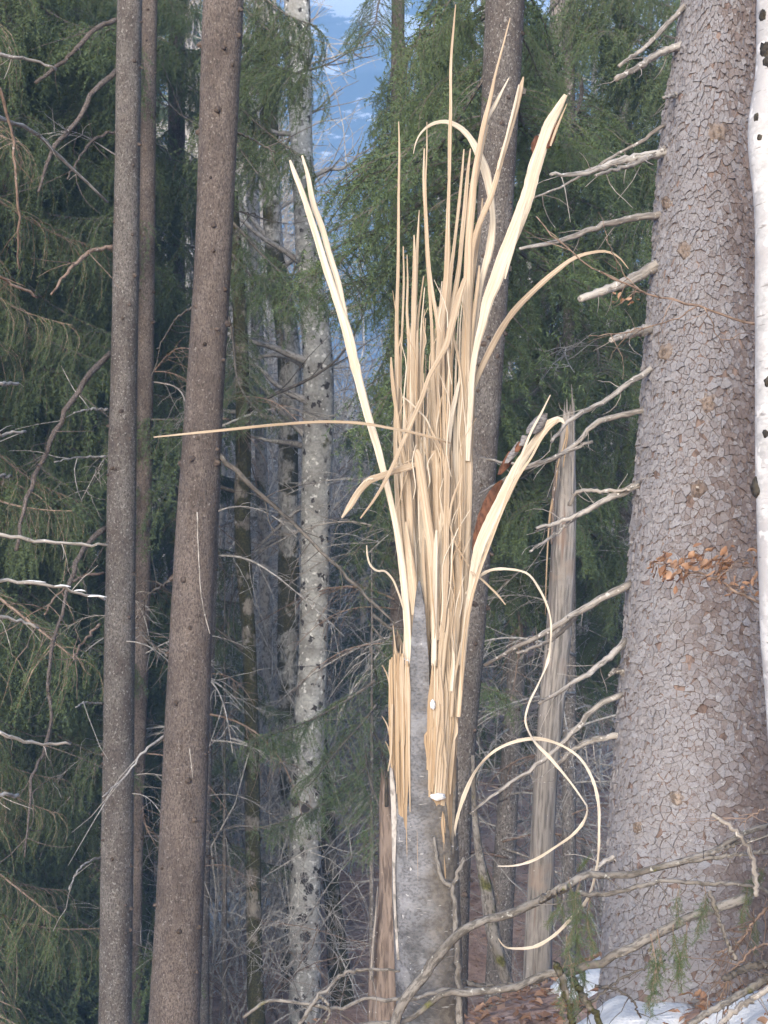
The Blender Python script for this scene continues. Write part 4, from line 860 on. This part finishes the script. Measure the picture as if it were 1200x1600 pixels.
b1, d1_ = tree('beech_tree', 'pale grey beech trunk with black spots left of the broken tree', 'tree',
   [(-200, 436, 474), (0, 444, 484), (250, 455, 490), (400, 462, 498), (530, 472, 518), (800, 470, 516), (1000, 467, 513), (1200, 455, 505), (1400, 450, 501), (1600, 451, 503), (1720, 448, 508)], 14.0, 'beech', sides=30, n=130, seed=11., lump=.05)
limbs(b1, d1_, 16, 11, (2.2, 6.8))
b2, d2_ = tree('beech_tree', 'moss covered trunk close left of the spotted grey beech', 'tree',
   [(-100, 392, 418), (100, 402, 430), (250, 409, 437), (400, 414, 444), (533, 432, 468), (700, 434, 466), (900, 434, 468), (1050, 433, 466), (1250, 438, 462), (1450, 440, 464), (1700, 436, 466)], 15.0, 'mossy_part', sides=26, n=120, seed=12., lump=.06)
limbs(b2, d2_, 12, 12, (2.0, 6.8))
b3, d3_ = tree('beech_tree', 'dark mossy trunk leaning out right below the spotted grey beech', 'tree', [(900, 470, 492), (1100, 482, 506), (1270, 496, 522), (1400, 506, 532), (1520, 512, 548), (1600, 516, 560), (1720, 510, 575)], 14.6, 'moss', sides=26, n=70, seed=13., lump=.05)
b4, d4_ = tree('beech_tree', 'slender grey trunk between the dark mossy trunks on the left', 'tree', [(200, 380, 402), (600, 395, 414), (900, 404, 424), (1066, 409, 430), (1300, 424, 445), (1600, 430, 452), (1720, 430, 456)], 16.0, 'beech_pale', sides=20, n=80, seed=14., lump=.05)
limbs(b4, d4_, 8, 14, (1.5, 6.5))
b5, d5_ = tree('beech_tree', 'dark olive moss covered trunk right of the thickest left spruce', 'tree', [(300, 352, 372), (540, 366, 388), (700, 368, 392), (830, 366, 391), (1000, 378, 400), (1200, 382, 405), (1400, 384, 408), (1600, 385, 414), (1720, 382, 418)], 13.4, 'moss', sides=24, n=110, seed=15., lump=.10)
limbs(b5, d5_, 7, 15, (1.0, 5.5), mat='twig_dark')
b6, d6_ = tree('beech_tree', 'thin pale trunk in the background left of the broken trunk', 'tree', [(700, 566, 578), (1080, 561, 575), (1300, 558, 576), (1470, 556, 578), (1650, 555, 580)], 19.0, 'beech_pale', sides=16, n=50, seed=16.)
b7, d7_ = tree('beech_tree', 'mossy trunk in the gap between the two big left spruces', 'tree', [(1000, 225, 245), (1200, 222, 243), (1400, 218, 240), (1700, 212, 240)], 14.5, 'moss', sides=18, n=60, seed=17., lump=.08)
b8, d8_ = tree('beech_tree', 'thin lichen and moss spotted stem curving beside the broken trunk', 'tree', [(1180, 736, 742), (1270, 737, 747), (1340, 743, 757), (1400, 752, 773), (1450, 758, 780), (1500, 772, 792), (1560, 790, 810), (1640, 806, 832)], 8.2, 'lichen', sides=18, n=70, seed=18., lump=.12)
b9, d9_ = tree('beech_tree', 'thin bluish grey stem low right of the thickest left trunk', 'tree', [(700, 345, 356), (1250, 326, 340), (1450, 320, 336), (1700, 316, 338)], 17.0, 'beech_pale', sides=14, n=50, seed=19.)
b10, d10_ = tree('beech_tree', 'leaning white trunk far behind the left curtain', 'tree', [(600, 120, 138), (780, 126, 146), (880, 136, 156), (1000, 150, 170), (1200, 165, 190), (1650, 170, 200)], 17.5, 'beech', sides=16, n=50, seed=20.)
for k, (rows, d, lab) in enumerate((([(640, 515, 528), (800, 520, 534), (1100, 528, 544), (1650, 530, 552)], 22, 'slim grey pole between spotted beech and broken trunk'), ([(100, 345, 364), (700, 352, 372), (1650, 348, 374)], 21, 'grey pole far behind the olive mossy trunk'),
     ([(500, 905, 922), (1000, 898, 918), (1650, 890, 916)], 20, 'grey pole behind the grey snag on the right'), ([(300, 948, 962), (1000, 940, 958), (1650, 936, 958)], 24, 'grey pole far behind, close left of the big scaly trunk'), ([(500, 290, 305), (1650, 280, 300)], 23, 'dim grey pole seen beside the thickest left trunk'))):
    t, c = tree('beech_tree', lab, 'tree', rows, d, 'beech_pale', sides=14, n=50, seed=30. + k); limbs(t, c, 6, 30 + k, (1.5, 2.2 if k == 0 else 7), (1.0, 2.6))

# ================================================================== SNAGS
def snag(label, rows, d, mat, seed, spikes):
    mb = trunk_mb(rows, d, sides=40, n=110, lump=.10, fine=.04, seed=seed); v = mb.v[0]; c = mb.axis; zt = c[:, 2].max(); base = c[np.argmin(c[:, 2]), :3]
    top = v[:, 2] > zt - .25; a = np.arctan2(v[:, 1] - c[np.argmax(c[:, 2]), 1], v[:, 0] - c[np.argmax(c[:, 2]), 0])
    for i in np.where(top)[0]:
        v[i, 2] = (zt - .25) + (v[i, 2] - zt + .25) * (1 + .55 * nz(math.cos(a[i]) * 3 + seed, math.sin(a[i]) * 3))
    t = thing('dead_snag', label, 'snag', base); part('trunk', mb, M[mat], t)
    for pts, mt in spikes:
        p = catmull([np.append(P(x, y, d - .10), M_(w / 2, d)) for x, y, w in pts], 16); m2 = MB(); m2.tube(p[:, :3], p[:, 3], 6, wob=.06, squash=.5); part('splinter', m2, M[mt], t)
    return t
snag('tall weathered snag with a jagged top left of the big trunk', [(640, 882, 899), (690, 874, 899), (760, 868, 900), (850, 862, 900), (1000, 852, 892), (1100, 843, 882), (1200, 835, 873), (1400, 824, 866), (1600, 814, 860), (1750, 808, 860)], 9.4, 'snag', 41.,
     [([(886, 664, 3), (883, 690, 6), (873, 720, 6), (868, 760, 8), (860, 800, 8), (856, 850, 6), (853, 920, 4), (852, 960, 2)], 'wood_orange'), ([(893, 600, 2), (895, 640, 7), (896, 700, 8), (894, 780, 8)], 'snag'), ([(870, 720, 3), (866, 760, 10), (864, 800, 10), (862, 850, 8)], 'rotten'), ([(884, 655, 3), (887, 672, 5), (884, 700, 5), (880, 730, 4)], 'wood_orange')])
snag('short rotten brown snag close behind the left of the broken trunk', [(1218, 596, 616), (1240, 593, 617), (1300, 592, 622), (1400, 590, 626), (1480, 580, 630), (1600, 575, 634), (1720, 570, 640)], 8.6, 'rotten', 42., [([(590, 1385, 3), (587, 1430, 7), (583, 1480, 9), (580, 1530, 10)], 'dead'), ([(606, 1205, 4), (604, 1230, 12), (604, 1260, 13)], 'knot')])

# ================================================================== BARE SHRUBS AND TWIG TANGLE
def shrub_mesh(seed, H=2.2, stems=7, mat='twig'):
    g = np.random.default_rng(seed); mb = MB()
    def grow(p, d, l, r, lev):
        n = 6; q = [p]
        for s in range(n):
            d = d + g.normal(size=3) * .16 + np.array((0, 0, -.02 * lev)); d /= np.linalg.norm(d); q.append(q[-1] + d * l / n)
        q = np.array(q); mb.tube(q, np.linspace(r, r * .45, n + 1), 4 if lev else 5, caps=False)
        if lev >= 3: return
        for _ in range(5 if lev == 0 else (5 if lev == 1 else 3)):
            i = g.integers(1, n + 1); dd = d * .6 + g.normal(size=3) * .65; dd[2] += .05; dd /= np.linalg.norm(dd); grow(q[i], dd, l * g.uniform(.35, .65), r * .52, lev + 1)
    for _ in range(stems):
        a = g.uniform(0, 6.28); d = np.array((math.cos(a) * .6, math.sin(a) * .6, 1)); grow(g.normal(size=3) * np.array((.12, .12, 0)), d / np.linalg.norm(d), H * g.uniform(.6, 1.1), .009, 0)
    return mb.mesh('bare_shrub', M[mat])
SHRUB = [shrub_mesh(s) for s in (1, 2, 3, 4)] + [shrub_mesh(5, 2.4, 6, 'twig_brown'), shrub_mesh(6, 2.0, 7, 'dead')]
SHR = [(380, 13.8, 1.0), (340, 15.5, 1.2), (430, 16.5, 1.3), (540, 19, 1.1), (260, 14.8, 1.1), (220, 16.5, 1.3), (480, 18, 1.3), (600, 18, 1.2), (660, 16, 1.0), (760, 14.5, 1.2), (820, 16, 1.4), (870, 12.5, 1.0), (920, 13.5, 1.4), (960, 11.5, 1.2), (780, 11.5, .9), (930, 17, 1.7), (840, 19, 1.8), (720, 20, 1.7),
       (400, 21, 1.9), (310, 19, 1.7), (420, 19, 1.7), (370, 18, 1.6), (440, 21, 2.3), (360, 22, 2.4), (395, 26, 3.0), (470, 27, 2.6), (530, 22, 1.9), (450, 24, 2.2), (350, 25, 2.4), (250, 22, 1.9), (890, 23, 2.4), (980, 20, 2.2), (640, 24, 2.0), (150, 17, 1.4), (190, 20, 1.8), (990, 14.5, 1.8), (860, 15, 1.9), (470, 12.8, .7), (420, 14.2, .8)]
SHR = [k for k in SHR if not (455 < k[0] < 985 and k[1] < 21.5)] + [(850, 12.8, .5), (930, 14.5, .7), (545, 17.5, .5), (975, 12.5, .9)]
for i, (px, d, s) in enumerate(SHR):
    b = P(px, 1400, d); b[2] = float(ground_z(b[0], b[1])) - .03
    o = link('bare_shrub', SHRUB[i % len(SHRUB)], None, Vector(b)); o.scale = (s, s, s * rnd.uniform(.8, 1.1)); o.rotation_euler = (0, 0, rnd.uniform(0, 6.28))
    tag(o, 'leafless grey twiggy shrub tangled between the background trunks', 'shrub', 'leafless shrubs in the undergrowth')
M['twig_pale'] = bark('twig_pale', (.40, .385, .37), (.58, .565, .55), fine=60, fleck=(.66, .66, .65), fleck_t=.66, scale_b=.001)
SAPL = [shrub_mesh(s_, 2.2, 3, 'twig_pale') for s_ in (71, 72, 73)]
for i, (px, d, sc_) in enumerate([(350, 14.2, 1.5), (378, 15.2, 1.7), (415, 14.6, 1.4), (442, 15.8, 1.8), (400, 16.4, 2.0), (360, 16.0, 1.9), (345, 17.5, 2.6), (372, 19.5, 3.0), (405, 18.2, 2.8), (428, 20.5, 3.2), (452, 18.8, 2.5), (385, 23, 3.4), (335, 22, 3.0), (415, 25, 3.6), (470, 23, 2.6), (300, 19, 2.8), (545, 21, 2.0), (930, 19, 2.8), (870, 20, 2.6), (975, 22, 3.2), (780, 22, 2.4), (250, 20.5, 2.6)]):
    b = P(px, 1400, d); b[2] = float(ground_z(b[0], b[1])) - .03
    o = link('bare_sapling', SAPL[i % 3], None, Vector(b)); o.scale = (sc_ * .8, sc_ * .8, sc_); o.rotation_euler = (0, 0, rnd.uniform(0, 6.28))
    tag(o, 'tall pale leafless sapling with fine twigs deep among the background trunks', 'sapling', 'pale leafless saplings in the background')
# dead arching lower branches of the background trees, pale grey: whole twiggy limbs
def arch_mesh(seed, mat='twig'):
    g = np.random.default_rng(seed); mb = MB(); t = np.linspace(0, 1, 14); p = np.stack([t, .06 * np.sin(t * 4 + seed), .10 * np.sin(t * 3) - .28 * t ** 2], 1); mb.tube(p, np.linspace(.008, .002, 14), 5)
    for k in range(18):
        i = g.integers(2, 13); d = np.array((.6, g.choice((-1, 1)) * g.uniform(.2, .9), g.uniform(-.4, .2))); q = [p[i]]; l = g.uniform(.12, .5)
        for s in range(6): d = d + g.normal(size=3) * .15 + np.array((0, 0, -.10)); q.append(q[-1] + d / np.linalg.norm(d) * l / 6)
        mb.tube(q, np.linspace(.003, .001, 7), 3, caps=False)
    return mb.mesh('dead_branch', M[mat])
ARCH = [arch_mesh(s) for s in (1, 2, 3)] + [arch_mesh(4, 'dead'), arch_mesh(5, 'twig_brown')]
def arches(t, c, n, seed, zr, ls=(.8, 1.8)):
    r = random.Random(seed)
    for k in range(n):
        z = r.uniform(*zr); x, y, _, R = axis_at(c, z); o = link('dead_branch', r.choice(ARCH), t); o.location = Vector((x, y, z)) - t.location
        s = r.uniform(*ls); o.scale = (s, s * r.choice((-1, 1)), s); o.rotation_euler = (r.uniform(-.5, .5), r.uniform(-.25, .35), r.uniform(0, 6.28))
arches(t3, c3, 18, 1, (-.8, 3.5), (.5, 1.1)); arches(t4, c4, 26, 2, (-1.0, 3.2), (.5, 1.3)); arches(t9, c9, 40, 3, (-.7, 4.2), (.7, 1.6)); arches(t8, c8, 40, 4, (-.6, 3.6), (.8, 1.8)); arches(t7, c7, 30, 5, (-.2, 3.5), (.7, 1.4)); arches(t6, c6, 26, 6, (-.8, 3.2), (.6, 1.3)); arches(b7, d7_, 14, 7, (-1.2, .8), (.4, .9))
arches(t2, c2, 5, 8, (-1.0, 5), (.4, .8))

# ================================================================== BEECH SAPLING WITH DRY LEAVES (behind the birch)
sap_base = P(1212, 1620, 5.85)
sap = thing('beech_sapling', 'thin beech sapling whose branch of dry copper leaves crosses the big trunk', 'sapling', sap_base)
mb = MB(); mb.tube(catmull([sap_base, P(1205, 1200, 5.85), P(1214, 800, 5.87), P(1206, 480, 5.88), P(1218, 200, 5.9)], 24), np.linspace(.012, .006, 24), 7); part('stem', mb, M['twig_brown'], sap)
TW = [([(1208, 512), (1150, 497), (1090, 478), (1010, 458), (960, 437), (915, 410), (870, 372), (838, 338)], 5, 1.6, 12), ([(1090, 478), (1050, 500), (1010, 512), (960, 520), (920, 525)], 2.5, 1.4, 5), ([(1010, 458), (985, 440), (960, 400), (945, 370)], 2.2, 1.2, 4), ([(1100, 480), (1130, 530), (1170, 520), (1200, 540)], 2, 1.4, 2),
      ([(1206, 948), (1160, 930), (1120, 905), (1070, 890), (1015, 878)], 6, 2.4, 6), ([(1120, 905), (1150, 880), (1190, 868)], 2.5, 1.5, 2), ([(1200, 940), (1170, 925), (1140, 918)], 3, 1.5, 2)]
for i, (pp, w0, w1, tw) in enumerate(TW):
    mb, _ = branch_mb(pp, 5.87, w0, w1, 6.0, 5, 22, .003, tw, (.06, .2), .0018, seed=400 + i); part('twig', mb, M['twig_brown'], sap)
def leaf_mesh(seed):
    g = np.random.default_rng(seed); mb = MB(); n = 5; V = []
    for i in range(n + 1):
        t = i / n; w = .30 * math.sin(math.pi * min(1, t * .92 + .06)) ** .8
        z = .25 * math.sin(t * 2.6 + seed) * (.5 + .5 * g.random())
        V += [(t, -w, z + .16 * g.uniform(.3, 1.2)), (t, 0, z), (t, w, z + .16 * g.uniform(.3, 1.2))]
    q = [(i * 3 + j, i * 3 + j + 1, i * 3 + j + 4, i * 3 + j + 3) for i in range(n) for j in (0, 1)]
    mb.add(V, q); return mb.mesh('leaf', M['leaf'])
LEAF = [leaf_mesh(s) for s in range(5)]
def leaf(parent, p, s, r):
    o = link('leaf', r.choice(LEAF), parent); o.location = Vector(p) - parent.location; o.scale = (s,) * 3; o.rotation_euler = (r.uniform(-1.2, 1.2), r.uniform(-.2, 1.2), r.uniform(2.2, 4.4)); return o
for k in range(105):
    u = rnd.random()
    if u < .72: x = 1018 + 125 * rnd.random() ** .9; y = np.interp(x, [1015, 1070, 1120, 1150], [880, 880, 876, 900]) + rnd.gauss(0, 9 + (x - 1015) * .07)
    else: x = rnd.uniform(1130, 1195); y = rnd.uniform(850, 935)
    leaf(sap, P(x, y, 5.9 + rnd.uniform(-.06, .08)), rnd.uniform(.026, .045), rnd)
for k in range(12): leaf(sap, P(rnd.uniform(955, 1010), rnd.uniform(455, 475), 5.98), rnd.uniform(.018, .03), rnd)

# ================================================================== LOW AND FALLEN BRANCHES IN FRONT
def low_branch(label, lines, mat, tufts=(), name='fallen_branch', d=6.1):
    b = P(*lines[0][0][0], lines[0][3] if len(lines[0]) > 3 else d); t = thing(name, label, 'branch', b)
    for i, ln in enumerate(lines):
        pp, w0, w1 = ln[:3]; da = ln[3] if len(ln) > 3 else d; db = ln[4] if len(ln) > 4 else da; tw = ln[5] if len(ln) > 5 else 3
        mb, _ = branch_mb(pp, da, w0, w1, db, 9, 34, .003, tw, (.05, .25), .0022, seed=hash(label) % 1 + i + len(label) * 7, jag=.07); part('stem' if i == 0 else 'side_branch', mb, M[mat], t)
    for x, y, dd, dx, dy in tufts: place_bough(t, P(x, y, dd), P(x + dx, y + dy, dd - .05), 'tuft', name='needle_spray')
    return t
low_branch('long pale brown branch sweeping up right across the broken trunk foot', [([(606, 1625), (633, 1560), (673, 1510), (700, 1475), (720, 1455), (753, 1440), (800, 1425), (843, 1405), (883, 1385), (910, 1368), (940, 1367), (987, 1367), (1033, 1353), (1083, 1340), (1120, 1328), (1150, 1308), (1205, 1288)], 17, 9, 6.0, 6.2, 4),
     ([(1110, 1333), (1150, 1320), (1205, 1305)], 6, 5, 6.15, 6.2, 1), ([(1060, 1347), (1120, 1340), (1160, 1335), (1210, 1328)], 7, 6, 6.15, 6.2, 3), ([(883, 1385), (860, 1395), (845, 1408)], 12, 9, 6.05, 6.05, 0)], 'lichen',
     [(890, 1370, 6.05, 10, 60), (905, 1372, 6.05, -8, 55), (870, 1392, 6.05, 12, 40), (900, 1365, 6.1, 15, -25)])
low_branch('long dark grey branch lying low across the bottom right', [([(560, 1604), (617, 1597), (647, 1590), (667, 1575), (683, 1557), (733, 1550), (800, 1544), (840, 1526), (900, 1515), (960, 1497), (1007, 1470), (1033, 1455), (1077, 1435), (1110, 1423), (1170, 1402)], 9, 17, 6.05, 6.2, 5)], 'lichen',
     [(1030, 1452, 6.1, -12, 85), (1020, 1460, 6.08, -8, 110), (1070, 1440, 6.1, -14, 90), (1055, 1445, 6.1, 8, 70), (880, 1515, 6.05, -6, 60), (895, 1512, 6.0, 8, 70)])
low_branch('thin green tinged spruce branch above the low dark one', [([(900, 1395), (940, 1398), (990, 1388), (1040, 1375), (1090, 1382), (1150, 1380), (1210, 1392)], 8, 6, 6.1, 6.15, 8)], 'lichen',
     [(905, 1395, 6.1, -15, 75), (920, 1396, 6.1, 10, 85), (1060, 1380, 6.1, 0, 60), (1100, 1385, 6.1, -10, 70), (1190, 1355, 6.2, -25, 30), (1200, 1345, 6.2, -30, 50), (880, 1400, 6.1, -25, 40), (1165, 1385, 6.15, -6, 60), (1180, 1420, 6.15, 0, 60), (890, 1460, 6.1, 0, 90), (905, 1440, 6.15, 12, 100)])
low_branch('thin curved twig branch at the bottom left of the broken trunk', [([(380, 1590), (420, 1563), (450, 1563), (493, 1570), (533, 1575), (567, 1562), (620, 1562), (653, 1558), (690, 1548), (750, 1545)], 5, 7, 6.2, 6.3, 5)], 'lichen')
low_branch('forked twig rising beside the rotten snag', [([(465, 1610), (490, 1565), (515, 1540), (540, 1520), (570, 1516), (625, 1517)], 7, 4, 6.2, 6.3, 4), ([(500, 1556), (515, 1575), (505, 1604)], 5, 3, 6.2, 6.2, 1)], 'lichen')
low_branch('short black branch right of the broken trunk foot', [([(722, 1534), (760, 1541), (800, 1538), (850, 1530)], 8, 6, 6.25, 6.3, 1)], 'twig_dark')
low_branch('upright lichen spotted stem in front of the broken trunk', [([(716, 1625), (716, 1560), (714, 1480), (710, 1420), (708, 1392), (714, 1366), (726, 1340)], 12, 6, 6.2, 6.25, 3)], 'lichen', name='leaning_stick')
low_branch('pale crooked stick standing in front of the big trunk', [([(1112, 1272), (1135, 1288), (1155, 1305), (1172, 1330), (1180, 1362), (1182, 1400)], 6, 9, 6.0, 6.0, 2)], 'dead', name='leaning_stick')
low_branch('lichen grey stick hanging across the low branches at right', [([(1108, 1392), (1120, 1425), (1130, 1455), (1142, 1485), (1150, 1500)], 8, 6, 6.0, 5.95, 3)], 'lichen', name='leaning_stick')
low_branch('mossy dark branch propped from the low branch to the snow', [([(870, 1505), (882, 1540), (890, 1575), (900, 1620)], 12, 10, 6.0, 6.0, 2)], 'moss'); low_branch('second mossy dark prop beside the first, leaning right', [([(893, 1530), (912, 1558), (930, 1585), (948, 1625)], 12, 9, 6.05, 6.05, 2)], 'moss')
low_branch('bare stick lying over the snow at bottom right', [([(1070, 1608), (1110, 1580), (1150, 1558), (1180, 1540), (1210, 1515)], 10, 14, 5.75, 5.9, 3)], 'lichen'); low_branch('second bare stick lying lower on the snow', [([(1115, 1612), (1145, 1580), (1175, 1562), (1210, 1540)], 9, 10, 5.7, 5.8, 2)], 'dead')
low_branch('dark root like branch rising from the snow at right', [([(1130, 1530), (1160, 1515), (1185, 1508), (1215, 1512)], 10, 14, 5.9, 5.9, 6)], 'twig_dark')
low_branch('sagging dead twig between snow and big trunk', [([(880, 1600), (930, 1560), (970, 1530), (1010, 1512), (1040, 1500)], 6, 3, 6.1, 6.3, 8), ([(930, 1540), (960, 1545), (985, 1560), (1000, 1590)], 5, 3, 6.1, 6.2, 4)], 'twig_dark')
low_branch('tangle of fine dry twigs at the right edge above the snow', [([(1215, 1400), (1180, 1440), (1150, 1475), (1120, 1490)], 6, 2, 6.0, 6.0, 26), ([(1210, 1470), (1175, 1485), (1145, 1520), (1125, 1560)], 5, 2, 5.95, 5.95, 24), ([(1210, 1260), (1180, 1270), (1155, 1290)], 3, 1.5, 6.0, 6.0, 5)], 'twig_brown')

# ================================================================== SNOW, LEAF LITTER
def snow_patch(label, cx, cy, rx, ry, seed, h=.05):
    mb = MB(); nr, na = 10, 40; V = []
    for i in range(nr + 1):
        for j in range(na):
            a = j / na * 2 * math.pi; f = i / nr; k = (1 + .6 * nz(math.cos(a) * 1.9 + seed, math.sin(a) * 1.9) + .35 * nz(math.cos(a) * 5 + seed, math.sin(a) * 5)) * f
            x, y = cx + math.cos(a) * rx * k, cy + math.sin(a) * ry * k
            V.append((x, y, float(ground_z(x, y)) + .07 * nz(x * 3, y * 3) + h * (1 - f ** 3) * (1 + .6 * nz(x * 6, y * 6)) - (.03 if i == nr else 0) + .005))
    q = [(i * na + j, (i + 1) * na + j, (i + 1) * na + (j + 1) % na, i * na + (j + 1) % na) for i in range(nr) for j in range(na)]
    mb.add(V, q); tag(link('snow_patch', mb.mesh('snow_patch', M['snow'])), label, 'snow', 'snow patches on the ground', 'stuff')
snow_patch('white snow bank in the bottom right corner', 1.55, 6.15, .34, .55, 1, .06); snow_patch('snow patch at the foot of the big trunk', .92, 6.75, .26, .5, 2, .06); snow_patch('snow patch under the low branches left of the big trunk', .95, 8.0, .22, .35, 3, .05)
snow_patch('small snow patch beside the rotten snag foot', -.42, 11.6, .25, .6, 4, .06); snow_patch('distant snow patch behind the left trunks', -1.9, 17, .7, .7, 5, .08)
def litter():
    g = np.random.default_rng(3); V = []; Q = []; n = 0
    for k in range(15000):
        if k < 4500: x, y = g.uniform(.2, 2.6), g.uniform(5.3, 9.5)
        else: x, y = g.uniform(-5, 6), 9 + 17 * g.random() ** 1.6
        z = float(ground_z(x, y)) + .07 * nz(x * 3, y * 3) + .01; s = g.uniform(.018, .04); a = g.uniform(0, 6.28); u = np.array((math.cos(a), math.sin(a), g.uniform(-.5, .5))) * s; w = np.array((-math.sin(a), math.cos(a), g.uniform(-.5, .5))) * s * .55
        p = np.array((x, y, z + .012)); c = np.array((0, 0, s * g.uniform(-.2, .6)))
        V += [p - u, p - w + c, p + u, p + w + c]; Q += [(n, n + 1, n + 2), (n, n + 2, n + 3)]; n += 4
    mb = MB(); mb.add(V, None, Q); tag(link('leaf_litter', mb.mesh('leaf_litter', M['leaf'], False)), 'dry copper beech leaves scattered over ground and snow', 'leaves', kind='stuff')
litter()
r2 = random.Random(77)
for k in range(60):
    x, y = r2.uniform(1.15, 1.9), r2.uniform(5.6, 6.9); z = float(ground_z(x, y)) + .07 * nz(x * 3, y * 3) + .065
    o = link('fallen_leaf', r2.choice(LEAF), None, (x, y, z)); o.scale = (r2.uniform(.04, .065),) * 3; o.rotation_euler = (r2.uniform(-.6, .6), r2.uniform(-.5, .5), r2.uniform(0, 6.28))
    tag(o, 'dry copper leaf lying on the snow at bottom right', 'leaf', 'leaves lying on the snow')

# ================================================================== FAR WOOD
def far_wood():
    g = np.random.default_rng(9); mb = MB()
    for k in range(70):
        d = g.uniform(34, 85); px = g.uniform(-250, 1450); x = (px - 600) / F_PX * d; zb = float(ground_z(x, d)); H = g.uniform(11, 22)
        if 440 < px < 680: H = min(H, CAM_Z + (900 - 620) / F_PX * d - zb)
        if 330 < px < 480 and d < 60: continue
        Rr = H * g.uniform(.10, .14); n = int(2200 if d < 45 else 1400)
        t = g.random(n) ** .8; z = zb + H * (.06 + .94 * t); rr = Rr * (1 - t) * np.sqrt(g.random(n)) * g.uniform(.8, 1.2, n); a = g.uniform(0, 6.28, n)
        c = np.stack([x + np.cos(a) * rr, d + np.sin(a) * rr, z - rr * .35], 1); dr = np.stack([np.cos(a), np.sin(a), g.uniform(-1.0, -.2, n)], 1); dr += g.normal(size=(n, 3)) * .25
        sd = np.cross(dr, g.normal(size=(n, 3))); sd /= np.linalg.norm(sd, axis=1)[:, None]; l = g.uniform(.12, .42, n)[:, None]
        mb.add(np.stack([c - sd * .045, c + sd * .045, c + dr * l], 1).reshape(-1, 3), None, np.arange(n * 3).reshape(-1, 3), None, 0)
        mb.tube([(x, d, zb - .2), (x, d, zb + H * .97)], [Rr * .10, .02], 5, 1)
    for k in range(110):
        d = g.uniform(24, 60); px = g.uniform(-200, 1400) if k < 70 else g.uniform(320, 500); x = (px - 600) / F_PX * d; zb = float(ground_z(x, d)); H = g.uniform(8, 16)
        if 440 < px < 680: H = min(H, CAM_Z + (900 - 640) / F_PX * d - zb)
        p = [np.array((x, d, zb - .2))]
        for s in range(6): p.append(p[-1] + np.array((g.normal() * .15, g.normal() * .15, H / 6)))
        p = catmull(p, 12); mb.tube(p, np.linspace(.12, .02, 12), 5, 2)
        for b in range(26):
            i = g.integers(2, 11); dd = np.array((g.normal(), g.normal() * .6, g.uniform(.1, .9))); q = [p[i]]; l = g.uniform(.8, 2.6)
            for s in range(5): dd = dd + g.normal(size=3) * .3; q.append(q[-1] + dd / np.linalg.norm(dd) * l / 5)
            mb.tube(q, np.linspace(.022, .006, 6), 3, 2, caps=False)
            for e in range(4):
                de = dd + g.normal(size=3) * .8; j = g.integers(1, 6); w = [q[j]]
                for s in range(3): de = de + g.normal(size=3) * .3; w.append(w[-1] + de / np.linalg.norm(de) * l * .13)
                mb.tube(w, np.linspace(.009, .004, 4), 3, 2, caps=False)
    tag(link('far_wood', mb.mesh('far_wood', [M['needle_far'], M['spruce_far'], M['twig']], False)), 'far wood of spruces and bare trees behind everything', 'wood', kind='stuff')
far_wood()
